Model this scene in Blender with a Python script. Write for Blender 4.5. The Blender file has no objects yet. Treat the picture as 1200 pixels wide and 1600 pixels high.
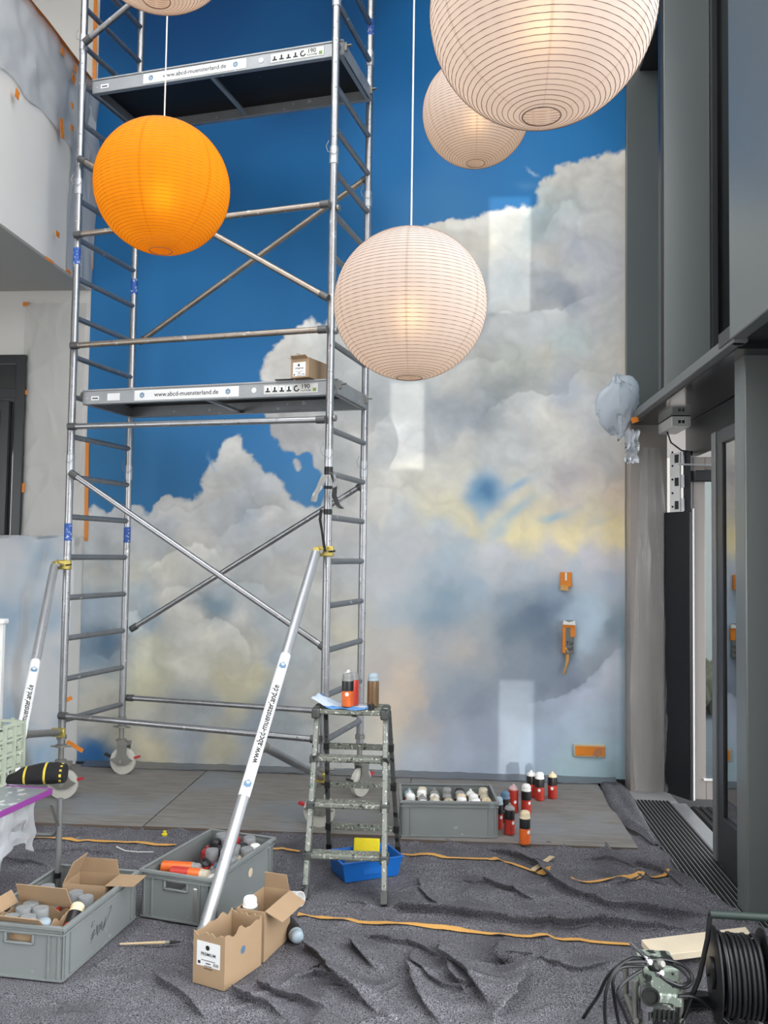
import bpy, bmesh, math, random
import numpy as np
from mathutils import Matrix, Vector, noise as mnoise
random.seed(7)
RNG = np.random.default_rng(11)
S = bpy.context.scene
COL = S.collection
R = math.radians

# ------------------------------------------------------------------ camera, world, sun, exposure
F, PITCH, ROLL, YAW, EYE = 1378.6, 0.0493, 0.0141, R(4.5), 1.72   # focal length in pixels of the 1200x1600 frame

def ray(px, py):
    a, b = (px-600)/F, (800-py)/F
    cr, sr = math.cos(ROLL), math.sin(ROLL)
    u, v = a*cr-b*sr, a*sr+b*cr
    c, s = math.cos(PITCH), math.sin(PITCH)
    X, Y, Z = u, c-v*s, s+v*c
    cy, sy = math.cos(YAW), math.sin(YAW)
    return Vector((X*cy-Y*sy, X*sy+Y*cy, Z))
EYEP = Vector((0, 0, EYE))
FWD = ray(600, 800).normalized()
def at(px, py, Y): r = ray(px, py); return EYEP + r*(Y/r.y)
def atX(px, py, X): r = ray(px, py); return EYEP + r*(X/r.x)
def fl(px, py, z=0.0): r = ray(px, py); return EYEP + r*((z-EYE)/r.z)
def atd(px, py, d): r = ray(px, py); return EYEP + r*(d/r.dot(FWD))
def project(P):                      # numpy, world points -> photo pixels
    P = np.asarray(P, float)
    cy, sy = math.cos(YAW), math.sin(YAW)
    X, Y, Z = P[..., 0]*cy+P[..., 1]*sy, -P[..., 0]*sy+P[..., 1]*cy, P[..., 2]-EYE
    c, s = math.cos(PITCH), math.sin(PITCH)
    yf, zu = Y*c+Z*s, -Y*s+Z*c
    u, v = X/yf, zu/yf
    cr, sr = math.cos(ROLL), math.sin(ROLL)
    return 600+F*(u*cr+v*sr), 800-F*(-u*sr+v*cr)

cam = bpy.data.cameras.new('camera'); camo = bpy.data.objects.new('camera', cam); COL.objects.link(camo)
cam.sensor_fit = 'HORIZONTAL'; cam.sensor_width = 36.0; cam.lens = F*36/1200; cam.clip_start = 0.05
rt = (ray(700, 800)-ray(600, 800)).normalized(); up = (ray(600, 700)-ray(600, 800)).normalized()
camo.matrix_world = Matrix(((rt.x, up.x, -FWD.x, 0), (rt.y, up.y, -FWD.y, 0), (rt.z, up.z, -FWD.z, EYE), (0, 0, 0, 1)))
S.camera = camo

W = bpy.data.worlds.new('sky'); S.world = W; W.use_nodes = True
bg = W.node_tree.nodes['Background']; bg.inputs[0].default_value = (0.95, 0.97, 1.0, 1); bg.inputs[1].default_value = 5.0
SUN_DIR = Vector((-0.21, 1.0, -0.125)).normalized()        # the way the low sunlight travels
sd = bpy.data.lights.new('sun', 'SUN'); sd.energy = 1.2; sd.angle = R(0.12); sd.color = (1.0, 0.97, 0.9)
so = bpy.data.objects.new('sun', sd); COL.objects.link(so); so.rotation_euler = SUN_DIR.to_track_quat('-Z', 'Y').to_euler()
S.view_settings.view_transform = 'Standard'; S.view_settings.look = 'None'; S.view_settings.exposure = 0.25; S.view_settings.gamma = 1.0
S.view_settings.use_curve_mapping = False
S.cycles.use_denoising = True
S.cycles.max_bounces = 10; S.cycles.diffuse_bounces = 5; S.cycles.transparent_max_bounces = 24
S.cycles.caustics_reflective = False; S.cycles.caustics_refractive = False
S.cycles.sample_clamp_indirect = 6.0

# ------------------------------------------------------------------ materials
def lin(c):
    return tuple((x/255/12.92 if x/255 <= 0.04045 else ((x/255+0.055)/1.055)**2.4) for x in c)
def mat(name, rgb, rough=0.5, metal=0.0, var=0.0, vscale=8.0, bump=0.0, bscale=40.0, spots=None, sscale=30.0, slim=0.62, spec=0.5, trans=0.0):
    m = bpy.data.materials.new(name); m.use_nodes = True
    nt = m.node_tree; b = nt.nodes['Principled BSDF']
    c = lin(rgb)+(1,)
    b.inputs['Base Color'].default_value = c; b.inputs['Roughness'].default_value = rough; b.inputs['Metallic'].default_value = metal
    b.inputs['Specular IOR Level'].default_value = spec
    if trans: b.inputs['Transmission Weight'].default_value = trans
    if var or bump or spots:
        tc = nt.nodes.new('ShaderNodeTexCoord')
    last = None
    if var:
        n = nt.nodes.new('ShaderNodeTexNoise'); n.inputs['Scale'].default_value = vscale; n.inputs['Detail'].default_value = 6
        nt.links.new(tc.outputs['Object'], n.inputs['Vector'])
        mx = nt.nodes.new('ShaderNodeMix'); mx.data_type = 'RGBA'
        mx.inputs[6].default_value = tuple(min(1, x*(1-var)) for x in c[:3])+(1,); mx.inputs[7].default_value = tuple(min(1, x*(1+var)) for x in c[:3])+(1,)
        nt.links.new(n.outputs[0], mx.inputs[0]); last = mx.outputs[2]
    if spots:
        for k, (sc, col) in enumerate(spots if isinstance(spots[0], (tuple, list)) and len(spots[0]) == 2 else [(sscale, spots)]):
            n = nt.nodes.new('ShaderNodeTexNoise'); n.inputs['Scale'].default_value = sc; n.inputs['Detail'].default_value = 3
            mp = nt.nodes.new('ShaderNodeMapping'); mp.inputs['Location'].default_value = (k*7.3, k*3.1, 0)
            nt.links.new(tc.outputs['Object'], mp.inputs[0]); nt.links.new(mp.outputs[0], n.inputs['Vector'])
            r = nt.nodes.new('ShaderNodeMapRange'); r.inputs[1].default_value = slim; r.inputs[2].default_value = slim+0.04
            nt.links.new(n.outputs[0], r.inputs[0])
            mx = nt.nodes.new('ShaderNodeMix'); mx.data_type = 'RGBA'
            if last: nt.links.new(last, mx.inputs[6])
            else: mx.inputs[6].default_value = c
            mx.inputs[7].default_value = lin(col)+(1,)
            nt.links.new(r.outputs[0], mx.inputs[0]); last = mx.outputs[2]
    if last: nt.links.new(last, b.inputs['Base Color'])
    if bump:
        n = nt.nodes.new('ShaderNodeTexNoise'); n.inputs['Scale'].default_value = bscale; n.inputs['Detail'].default_value = 4
        nt.links.new(tc.outputs['Object'], n.inputs['Vector'])
        bp = nt.nodes.new('ShaderNodeBump'); bp.inputs['Strength'].default_value = bump; bp.inputs['Distance'].default_value = 0.01
        nt.links.new(n.outputs[0], bp.inputs['Height']); nt.links.new(bp.outputs[0], b.inputs['Normal'])
    return m
def glass_mat(name, tint=(235, 242, 244), refl=0.12, rough=0.02, ior=1.5):
    m = bpy.data.materials.new(name); m.use_nodes = True; nt = m.node_tree; nt.nodes.clear()
    o = nt.nodes.new('ShaderNodeOutputMaterial'); t = nt.nodes.new('ShaderNodeBsdfTransparent'); g = nt.nodes.new('ShaderNodeBsdfGlossy')
    t.inputs[0].default_value = lin(tint)+(1,); g.inputs['Roughness'].default_value = rough
    lw = nt.nodes.new('ShaderNodeFresnel'); lw.inputs[0].default_value = ior
    ad = nt.nodes.new('ShaderNodeMath'); ad.operation = 'ADD'; ad.use_clamp = True; ad.inputs[1].default_value = refl
    mx = nt.nodes.new('ShaderNodeMixShader'); nt.links.new(lw.outputs[0], ad.inputs[0]); nt.links.new(ad.outputs[0], mx.inputs[0])
    nt.links.new(t.outputs[0], mx.inputs[1]); nt.links.new(g.outputs[0], mx.inputs[2]); nt.links.new(mx.outputs[0], o.inputs[0])
    return m
def film_mat(name, rgb=(225, 228, 230), cover=0.35, gloss=0.25, rough=0.2, bump=0.0):
    # thin polythene: part see-through, part milky, part glossy
    m = bpy.data.materials.new(name); m.use_nodes = True; nt = m.node_tree; nt.nodes.clear()
    o = nt.nodes.new('ShaderNodeOutputMaterial'); t = nt.nodes.new('ShaderNodeBsdfTransparent')
    d = nt.nodes.new('ShaderNodeBsdfDiffuse'); d.inputs[0].default_value = lin(rgb)+(1,)
    tl = nt.nodes.new('ShaderNodeBsdfTranslucent'); tl.inputs[0].default_value = lin(rgb)+(1,)
    g = nt.nodes.new('ShaderNodeBsdfGlossy'); g.inputs['Roughness'].default_value = rough
    a = nt.nodes.new('ShaderNodeMixShader'); a.inputs[0].default_value = 0.35; nt.links.new(d.outputs[0], a.inputs[1]); nt.links.new(tl.outputs[0], a.inputs[2])
    b = nt.nodes.new('ShaderNodeMixShader'); b.inputs[0].default_value = cover; nt.links.new(t.outputs[0], b.inputs[1]); nt.links.new(a.outputs[0], b.inputs[2])
    lw = nt.nodes.new('ShaderNodeLayerWeight'); lw.inputs[0].default_value = 0.35
    mu = nt.nodes.new('ShaderNodeMath'); mu.operation = 'MULTIPLY'; mu.inputs[1].default_value = gloss*2; mu.use_clamp = True
    nt.links.new(lw.outputs['Fresnel'], mu.inputs[0])
    c = nt.nodes.new('ShaderNodeMixShader'); nt.links.new(mu.outputs[0], c.inputs[0]); nt.links.new(b.outputs[0], c.inputs[1]); nt.links.new(g.outputs[0], c.inputs[2])
    nt.links.new(c.outputs[0], o.inputs[0])
    return m
M = {}
ALU = [(24, (205, 205, 203)), (70, (92, 92, 94))]
M['hook'] = mat('dark hook casting', (96, 96, 96), .5, .5)
M['alu_rung'] = mat('ribbed rung aluminium', (134, 138, 143), 0.45, 0.7, var=.2, vscale=14, spots=ALU, slim=.68)
M['alu'] = mat('aluminium tube', (166, 167, 169), 0.36, 0.9, var=0.22, vscale=14, spots=ALU, slim=0.66, bump=0.05)
M['alu_bright'] = mat('clean aluminium', (188, 190, 193), 0.42, 0.7, var=0.1, vscale=18, spots=(120, 120, 122), sscale=40, slim=0.7)
M['alu_warm'] = mat('brownish aluminium', (158, 147, 136), 0.40, 0.85, var=0.25, vscale=10, spots=ALU, slim=0.67)
M['alu_beam'] = mat('galvanised beam', (160, 163, 165), 0.5, 0.5, var=0.18, vscale=9, spots=(205, 204, 200), sscale=26, slim=0.68)
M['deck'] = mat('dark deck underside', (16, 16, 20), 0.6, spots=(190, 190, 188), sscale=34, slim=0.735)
M['steel'] = mat('zinc steel', (142, 141, 135), 0.45, 0.6, var=0.15)
M['zinc_yellow'] = mat('yellow zinc clamp', (196, 178, 96), 0.4, 0.6, var=0.15)
M['wheel'] = mat('grey castor tyre', (196, 194, 184), 0.55, var=0.12, vscale=20)
M['red'] = mat('red plastic', (176, 42, 48), 0.45)
M['blue_sticker'] = mat('worn blue sticker', (38, 84, 165), 0.5, spots=(190, 195, 200), sscale=55, slim=0.58)
M['sticker'] = mat('white sticker', (232, 233, 232), 0.5)
M['sticker_blue'] = mat('blue print', (104, 136, 164), 0.5)
M['ink'] = mat('black ink', (24, 24, 26), 0.6)
M['green_print'] = mat('green print', (120, 150, 70), 0.6)
M['felt'] = mat('felt', (100, 100, 110), 0.95)
M['ply'] = mat('grey plywood', (150, 145, 138), 0.7)
M['plyedge'] = mat('plywood edge', (92, 80, 70), 0.8, var=0.2, vscale=20)
M['frame'] = mat('grey anodised panel', (116, 121, 120), 0.32, 0.35, var=0.03, vscale=2, spec=0.5)
M['frame_mid'] = mat('grey frame profile', (118, 120, 120), 0.4, 0.3)
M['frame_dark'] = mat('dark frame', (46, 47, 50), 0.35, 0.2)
M['frame_warm'] = mat('warm grey door frame', (166, 159, 153), 0.4, 0.2)
M['black_cover'] = mat('black vinyl cover', (14, 16, 22), 0.45, bump=0.15, bscale=12)
M['rubber'] = mat('black rubber', (26, 26, 28), 0.7)
M['black'] = mat('black plastic', (20, 20, 22), 0.4)
M['white_plastic'] = mat('white plastic', (232, 232, 230), 0.4)
M['wall'] = mat('white plaster', (214, 212, 207), 0.85, var=0.03, vscale=3, bump=0.03)
M['soffit'] = mat('grey soffit', (176, 175, 170), 0.85)
M['inner'] = mat('inside wall', (178, 176, 172), 0.9)
M['crate'] = mat('grey plastic crate', (128, 133, 132), 0.42, var=0.09, vscale=6, spots=(150, 156, 158), sscale=14, slim=0.70)
M['crate_in'] = M['crate']
M['card'] = mat('cardboard', (164, 138, 108), 0.85, var=0.07, vscale=14)
M['card_in'] = mat('cardboard inside', (136, 112, 86), 0.9, var=0.08, vscale=14)
M['tape'] = mat('orange masking tape', (222, 132, 36), 0.55, var=0.12, vscale=20)
M['tape_tan'] = mat('ochre tape', (206, 156, 84), 0.6, var=0.18, vscale=9)
M['film'] = film_mat('milky masking film', (226, 230, 234), 0.55, 0.2, 0.28)
M['film_clear'] = film_mat('clear masking film', (215, 216, 218), 0.22, 0.22, 0.2)
M['film_blue'] = film_mat('blue tinted film', (230, 240, 250), 0.72, 0.35, 0.18)
M['cord'] = mat('white cable', (225, 223, 218), 0.5)
M['wire'] = mat('bamboo wire', (122, 100, 88), 0.6)
M['wire_orange'] = mat('orange wire', (196, 112, 20), .6)
M['pine'] = mat('pine', (222, 208, 182), 0.65, var=0.12, vscale=9)
M['ladder'] = mat('paint spattered aluminium', (136, 139, 132), 0.5, 0.45, var=0.25, vscale=16, spots=[(60, (222, 222, 212)), (32, (52, 56, 52)), (48, (62, 98, 86))], slim=0.62)
M['ladder_step'] = mat('spattered step', (122, 126, 116), 0.6, 0.3, var=0.25, vscale=20, spots=[(75, (205, 206, 196)), (40, (58, 62, 56))], slim=0.60)
M['ladder_dark'] = mat('dark worn rail', (82, 84, 82), 0.55, 0.3, var=0.3, vscale=14, spots=(30, 31, 32), sscale=26, slim=0.58)
M['tray_blue'] = mat('blue plastic tray', (22, 104, 190), 0.4, var=0.06)
M['sponge'] = mat('yellow sponge', (226, 206, 40), 0.9, bump=0.4, bscale=120)
M['clear_cup'] = film_mat('clear cup', (176, 180, 182), 0.86, 0.10, 0.15)
M['can_red'] = mat('red can', (188, 58, 46), 0.35, 0.1, var=0.15, vscale=30)
M['can_orange'] = mat('orange can', (224, 104, 40), 0.35, 0.1, var=0.3, vscale=30)
M['can_black'] = mat('black can', (32, 31, 33), 0.35, 0.1)
M['can_brown'] = mat('bronze can', (112, 88, 60), 0.4, 0.3, var=0.15, vscale=40)
M['can_steel'] = mat('bare can', (168, 166, 160), 0.35, 0.7, var=0.15, vscale=30)
for nm, c in dict(white=(236, 236, 232), cream=(222, 204, 170), blue=(86, 116, 142), sky=(156, 172, 182), grey=(140, 140, 138), pink=(205, 170, 168), crimson=(170, 52, 56), orange=(222, 140, 70), black=(40, 38, 40), beige=(196, 186, 164), green=(96, 140, 110)).items():
    M['dome_'+nm] = mat(nm+' paint top', c, 0.45, var=0.1, vscale=40)
M['knit'] = mat('black wool', (24, 24, 26), 0.95, bump=0.5, bscale=160)
M['knit_yellow'] = mat('yellow wool', (214, 190, 70), 0.95, bump=0.5, bscale=160)
M['fold_crate'] = mat('pale green crate', (172, 180, 162), 0.55, var=0.12, spots=(70, 74, 70), sscale=26, slim=0.64)
M['purple'] = mat('purple edge band', (136, 62, 140), 0.4)
M['table_top'] = mat('spattered table top', (150, 156, 160), 0.35, 0.3, var=0.3, vscale=12, spots=(220, 224, 226), sscale=22, slim=0.58)
M['hose'] = mat('black rubber hose', (22, 23, 25), 0.38)
M['pump_green'] = mat('worn pale green paint', (146, 160, 146), 0.45, 0.3, var=0.2, spots=[(30, (216, 222, 214)), (22, (44, 48, 46))], slim=0.58)
M['pump_dark'] = mat('dark grimy metal', (52, 56, 52), 0.5, 0.5, var=0.4, vscale=18, spots=(150, 156, 150), sscale=30, slim=0.64)
M['chrome'] = mat('bright metal', (205, 206, 206), 0.2, 0.95)
M['pavement'] = mat('outdoor paving', (74, 75, 80), 0.8, var=0.12, vscale=4)
M['render'] = mat('grey outside wall', (128, 124, 120), 0.9, var=0.05)
M['leafy'] = mat('dry planting', (66, 60, 44), 0.9, var=0.4, vscale=10)
M['pane'] = glass_mat('clear pane')
M['pane_dark'] = mat('dark window glass', (38, 40, 42), 0.06, 0.0, spec=0.9)
M['pane_frost'] = glass_mat('dusty pane', (138, 148, 154), 0.02, 0.12, 1.12)
M['concrete'] = mat('pale screed', (150, 150, 150), 0.8, var=0.1, vscale=5)
M['sun_mask'] = mat('neighbour facade', (188, 184, 176), 0.9)
M['flat_blue'] = mat('painted blue', (56, 110, 155), 0.85)
M['paper_blue'] = mat('blue sprayed paper', (206, 220, 234), 0.7, spots=(92, 150, 212), sscale=5, slim=0.5)
M['brush_wood'] = mat('brush handle', (198, 176, 140), 0.5, var=0.1)

def lantern_mat(name, rgb, seam):
    m = bpy.data.materials.new(name); m.use_nodes = True; nt = m.node_tree; nt.nodes.clear()
    o = nt.nodes.new('ShaderNodeOutputMaterial'); d = nt.nodes.new('ShaderNodeBsdfDiffuse'); t = nt.nodes.new('ShaderNodeBsdfTranslucent')
    tc = nt.nodes.new('ShaderNodeTexCoord'); n = nt.nodes.new('ShaderNodeTexNoise'); n.inputs['Scale'].default_value = 9; n.inputs['Detail'].default_value = 8
    nt.links.new(tc.outputs['Object'], n.inputs['Vector'])
    sx = nt.nodes.new('ShaderNodeSeparateXYZ'); nt.links.new(tc.outputs['Object'], sx.inputs[0])
    an = nt.nodes.new('ShaderNodeMath'); an.operation = 'ARCTAN2'; nt.links.new(sx.outputs[0], an.inputs[0]); nt.links.new(sx.outputs[1], an.inputs[1])
    fr = nt.nodes.new('ShaderNodeMath'); fr.operation = 'MULTIPLY'; fr.inputs[1].default_value = 6/(2*math.pi); nt.links.new(an.outputs[0], fr.inputs[0])
    f2 = nt.nodes.new('ShaderNodeMath'); f2.operation = 'PINGPONG'; f2.inputs[1].default_value = 0.5; nt.links.new(fr.outputs[0], f2.inputs[0])
    st = nt.nodes.new('ShaderNodeMapRange'); st.inputs[1].default_value = 0.012; st.inputs[2].default_value = 0.02; nt.links.new(f2.outputs[0], st.inputs[0])
    c = lin(rgb)
    mx = nt.nodes.new('ShaderNodeMix'); mx.data_type = 'RGBA'; mx.inputs[6].default_value = tuple(x*0.9 for x in c)+(1,); mx.inputs[7].default_value = tuple(min(1, x*1.05) for x in c)+(1,)
    nt.links.new(n.outputs[0], mx.inputs[0])
    m2 = nt.nodes.new('ShaderNodeMix'); m2.data_type = 'RGBA'; m2.inputs[6].default_value = lin(seam)+(1,); nt.links.new(mx.outputs[2], m2.inputs[7]); nt.links.new(st.outputs[0], m2.inputs[0])
    bp = nt.nodes.new('ShaderNodeBump'); bp.inputs['Strength'].default_value = 0.35; bp.inputs['Distance'].default_value = 0.006
    n2 = nt.nodes.new('ShaderNodeTexNoise'); n2.inputs['Scale'].default_value = 26; n2.inputs['Detail'].default_value = 5
    nt.links.new(tc.outputs['Object'], n2.inputs['Vector']); nt.links.new(n2.outputs[0], bp.inputs['Height'])
    s = nt.nodes.new('ShaderNodeMixShader'); s.inputs[0].default_value = 0.5
    for q in (d, t):
        nt.links.new(m2.outputs[2], q.inputs[0]); nt.links.new(bp.outputs[0], q.inputs['Normal'])
    rf = nt.nodes.new('ShaderNodeBsdfRefraction'); rf.inputs['IOR'].default_value = 1.22; rf.inputs['Roughness'].default_value = 1.0; nt.links.new(m2.outputs[2], rf.inputs[0])
    s2 = nt.nodes.new('ShaderNodeMixShader'); s2.inputs[0].default_value = .06
    nt.links.new(d.outputs[0], s.inputs[1]); nt.links.new(t.outputs[0], s.inputs[2]); nt.links.new(s.outputs[0], s2.inputs[1]); nt.links.new(rf.outputs[0], s2.inputs[2]); nt.links.new(s2.outputs[0], o.inputs[0])
    return m
M['paper'] = lantern_mat('white rice paper', (220, 214, 210), (206, 197, 191))
M['paper_yellow'] = lantern_mat('yellow rice paper', (232, 166, 40), (224, 152, 30))
def bulb_mat(name, rgb, e):
    m = bpy.data.materials.new(name); m.use_nodes = True; nt = m.node_tree; nt.nodes.clear()
    o = nt.nodes.new('ShaderNodeOutputMaterial'); em = nt.nodes.new('ShaderNodeEmission'); em.inputs[0].default_value = lin(rgb)+(1,); em.inputs[1].default_value = e
    nt.links.new(em.outputs[0], o.inputs[0]); return m
M['bulb'] = bulb_mat('glowing bulb', (255, 200, 130), 19)

# felt: fibrous grey fleece with pale and coloured flecks
def felt_nodes(m):
    nt = m.node_tree; b = nt.nodes['Principled BSDF']; tc = nt.nodes.new('ShaderNodeTexCoord')
    def no(sc, det=4, loc=0):
        mp = nt.nodes.new('ShaderNodeMapping'); mp.inputs['Location'].default_value = (loc, loc*2, loc)
        n = nt.nodes.new('ShaderNodeTexNoise'); n.inputs['Scale'].default_value = sc; n.inputs['Detail'].default_value = det
        nt.links.new(tc.outputs['Object'], mp.inputs[0]); nt.links.new(mp.outputs[0], n.inputs['Vector']); return n
    def ramp(src, a, bb):
        r = nt.nodes.new('ShaderNodeMapRange'); r.inputs[1].default_value = a; r.inputs[2].default_value = bb; nt.links.new(src, r.inputs[0]); return r.outputs[0]
    def mix(fac, a, bcol):
        mx = nt.nodes.new('ShaderNodeMix'); mx.data_type = 'RGBA'; nt.links.new(fac, mx.inputs[0])
        if isinstance(a, tuple): mx.inputs[6].default_value = a
        else: nt.links.new(a, mx.inputs[6])
        mx.inputs[7].default_value = bcol; return mx.outputs[2]
    n1 = no(190, 6); c = mix(ramp(n1.outputs[0], .36, .64), lin((50, 49, 53))+(1,), lin((136, 135, 141))+(1,))
    c = mix(ramp(no(3, 3, 5).outputs[0], .5, .75), c, lin((80, 79, 84))+(1,))
    c = mix(ramp(no(150, 2, 9).outputs[0], .69, .74), c, lin((196, 196, 200))+(1,))
    c = mix(ramp(no(160, 2, 13).outputs[0], .75, .79), c, lin((130, 74, 84))+(1,))
    nt.links.new(c, b.inputs['Base Color']); b.inputs['Specular IOR Level'].default_value = 0.1
    bp = nt.nodes.new('ShaderNodeBump'); bp.inputs['Strength'].default_value = 0.7; bp.inputs['Distance'].default_value = 0.008
    nt.links.new(n1.outputs[0], bp.inputs['Height']); nt.links.new(bp.outputs[0], b.inputs['Normal'])
felt_nodes(M['felt'])
def ply_nodes(m):
    nt = m.node_tree; b = nt.nodes['Principled BSDF']; tc = nt.nodes.new('ShaderNodeTexCoord')
    mp = nt.nodes.new('ShaderNodeMapping'); mp.inputs['Scale'].default_value = (1.2, 9, 1)
    n = nt.nodes.new('ShaderNodeTexNoise'); n.inputs['Scale'].default_value = 3.2; n.inputs['Detail'].default_value = 9; n.inputs['Distortion'].default_value = 1.3
    nt.links.new(tc.outputs['Object'], mp.inputs[0]); nt.links.new(mp.outputs[0], n.inputs['Vector'])
    cr = nt.nodes.new('ShaderNodeValToRGB'); cr.color_ramp.elements[0].position = .3; cr.color_ramp.elements[0].color = lin((112, 108, 104))+(1,)
    cr.color_ramp.elements[1].position = .7; cr.color_ramp.elements[1].color = lin((138, 133, 128))+(1,)
    nt.links.new(n.outputs[0], cr.inputs[0])
    # sky-blue overspray stain towards the mural corner, a mark with a shape of its own
    s = nt.nodes.new('ShaderNodeTexNoise'); s.inputs['Scale'].default_value = 1.3; s.inputs['Detail'].default_value = 3
    nt.links.new(tc.outputs['Object'], s.inputs['Vector'])
    r = nt.nodes.new('ShaderNodeMapRange'); r.inputs[1].default_value = .5; r.inputs[2].default_value = .68; r.inputs[4].default_value = .55; nt.links.new(s.outputs[0], r.inputs[0])
    mx = nt.nodes.new('ShaderNodeMix'); mx.data_type = 'RGBA'; nt.links.new(r.outputs[0], mx.inputs[0]); nt.links.new(cr.outputs[0], mx.inputs[6]); mx.inputs[7].default_value = lin((128, 140, 150))+(1,)
    nt.links.new(mx.outputs[2], b.inputs['Base Color'])
ply_nodes(M['ply'])

# ------------------------------------------------------------------ mesh building helpers
MAT = {}
def root_matrix(o): return MAT.get(o.name, Matrix())
class MB:
    def __init__(s): s.v = []; s.f = []; s.mi = []; s.cur = 0
    def add(s, vs, fs):
        o = len(s.v); s.v += [Vector(v) for v in vs]
        for f in fs: s.f.append(tuple(i+o for i in f)); s.mi.append(s.cur)
        return s
    def box(s, lo, hi, T=None):
        x0, y0, z0 = lo; x1, y1, z1 = hi
        vs = [Vector(p) for p in ((x0,y0,z0),(x1,y0,z0),(x1,y1,z0),(x0,y1,z0),(x0,y0,z1),(x1,y0,z1),(x1,y1,z1),(x0,y1,z1))]
        if T is not None: vs = [T @ v for v in vs]
        return s.add(vs, [(0,3,2,1),(4,5,6,7),(0,1,5,4),(1,2,6,5),(2,3,7,6),(3,0,4,7)])
    def bar(s, p, q, w, h, upv=(0,0,1)):            # rectangular bar from p to q
        p, q = Vector(p), Vector(q); d = (q-p).normalized(); u = Vector(upv)
        a = d.cross(u)
        if a.length < 1e-4: a = d.cross(Vector((1,0,0)))
        a.normalize(); b = a.cross(d).normalized()
        vs = [e+a*sx*w/2+b*sy*h/2 for e in (p, q) for sx, sy in ((-1,-1),(1,-1),(1,1),(-1,1))]
        return s.add(vs, [(0,1,2,3),(7,6,5,4),(0,4,5,1),(1,5,6,2),(2,6,7,3),(3,7,4,0)])
    def tube(s, p, q, r, n=10, r2=None, caps=True): return s.path([p, q], r, n, r2, caps)
    def path(s, pts, r, n=8, r2=None, caps=True):
        P = [Vector(p) for p in pts]; k = len(P); vs = []; a = None
        for i in range(k):
            d = (P[min(i+1,k-1)]-P[max(i-1,0)]).normalized()
            if a is None:
                a = d.cross(Vector((0,0,1)));
                if a.length < 1e-3: a = Vector((1,0,0))
            a = (a-d*a.dot(d)).normalized(); b = d.cross(a)
            rr = r if r2 is None else r+(r2-r)*i/(k-1)
            vs += [P[i]+(a*math.cos(2*math.pi*j/n)+b*math.sin(2*math.pi*j/n))*rr for j in range(n)]
        fs = [(i*n+j, i*n+(j+1)%n, (i+1)*n+(j+1)%n, (i+1)*n+j) for i in range(k-1) for j in range(n)]
        if caps: fs += [tuple(range(n-1,-1,-1)), tuple((k-1)*n+j for j in range(n))]
        return s.add(vs, fs)
    def lathe(s, prof, n=20, T=None, cap0=True, cap1=True):
        vs = []; k = len(prof)
        for r, z in prof: vs += [Vector((r*math.cos(2*math.pi*j/n), r*math.sin(2*math.pi*j/n), z)) for j in range(n)]
        if T is not None: vs = [T @ v for v in vs]
        fs = [(i*n+j, i*n+(j+1)%n, (i+1)*n+(j+1)%n, (i+1)*n+j) for i in range(k-1) for j in range(n)]
        if cap0: fs.append(tuple(range(n-1,-1,-1)))
        if cap1: fs.append(tuple((k-1)*n+j for j in range(n)))
        return s.add(vs, fs)
    def prism(s, poly, h, T=None):                   # poly in xy, from z 0 to h
        n = len(poly); vs = [Vector((x,y,z)) for z in (0,h) for x,y in poly]
        if T is not None: vs = [T @ v for v in vs]
        return s.add(vs, [tuple(range(n-1,-1,-1)), tuple(range(n,2*n))]+[(i,(i+1)%n,(i+1)%n+n,i+n) for i in range(n)])
    def grid(s, G):
        nu, nv = len(G), len(G[0])
        return s.add([p for row in G for p in row], [(i*nv+j, (i+1)*nv+j, (i+1)*nv+j+1, i*nv+j+1) for i in range(nu-1) for j in range(nv-1)])
    def mesh(s, name, mats, smooth=True, angle=40):
        me = bpy.data.meshes.new(name); me.from_pydata([tuple(v) for v in s.v], [], s.f)
        for m in (mats if isinstance(mats, (list, tuple)) else [mats]): me.materials.append(m)
        me.polygons.foreach_set('material_index', s.mi)
        if smooth:
            me.polygons.foreach_set('use_smooth', [True]*len(me.polygons)); me.set_sharp_from_angle(angle=R(angle))
        me.update(); return me
    def build(s, name, mats, parent=None, world=False, smooth=True, angle=40, bevel=0.0, solid=0.0, bseg=2):
        if parent is not None and world:
            inv = root_matrix(parent).inverted(); s.v = [inv @ v for v in s.v]
        org = None
        if parent is None:
            xs = [v.x for v in s.v]; ys = [v.y for v in s.v]; zs = [v.z for v in s.v]
            org = Vector(((min(xs)+max(xs))/2, (min(ys)+max(ys))/2, min(zs))); s.v = [v-org for v in s.v]
        o = put(name, s.mesh(name, mats, smooth, angle), parent)
        if org is not None: o.location = org; MAT[o.name] = Matrix.Translation(org)
        if solid:
            md = o.modifiers.new('thick', 'SOLIDIFY'); md.thickness = solid; md.offset = 0
        if bevel:
            md = o.modifiers.new('edge', 'BEVEL'); md.width = bevel; md.segments = bseg; md.limit_method = 'ANGLE'; md.angle_limit = R(35)
        return o
def put(name, me, parent=None, T=None):
    o = bpy.data.objects.new(name, me); COL.objects.link(o)
    if parent is not None: o.parent = parent; MAT[o.name] = root_matrix(parent)
    if T is not None: o.matrix_local = T; MAT[o.name] = root_matrix(parent) @ T if parent is not None else T
    return o
def tag(o, label, cat=None, group=None, kind=None):
    o['label'] = label
    if cat: o['category'] = cat
    if group: o['group'] = group
    if kind: o['kind'] = kind
    return o
def thing(name, label, cat, loc=(0,0,0), rz=0.0, group=None, T=None):
    o = bpy.data.objects.new(name, None); COL.objects.link(o); o.empty_display_size = 0.1
    Mx = T if T is not None else Matrix.Translation(Vector(loc)) @ Matrix.Rotation(rz, 4, 'Z')
    o.matrix_world = Mx; MAT[o.name] = Mx
    return tag(o, label, cat, group)
def struct(o, label=None):
    o['kind'] = 'structure'
    if label: o['label'] = label
    return o
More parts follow.
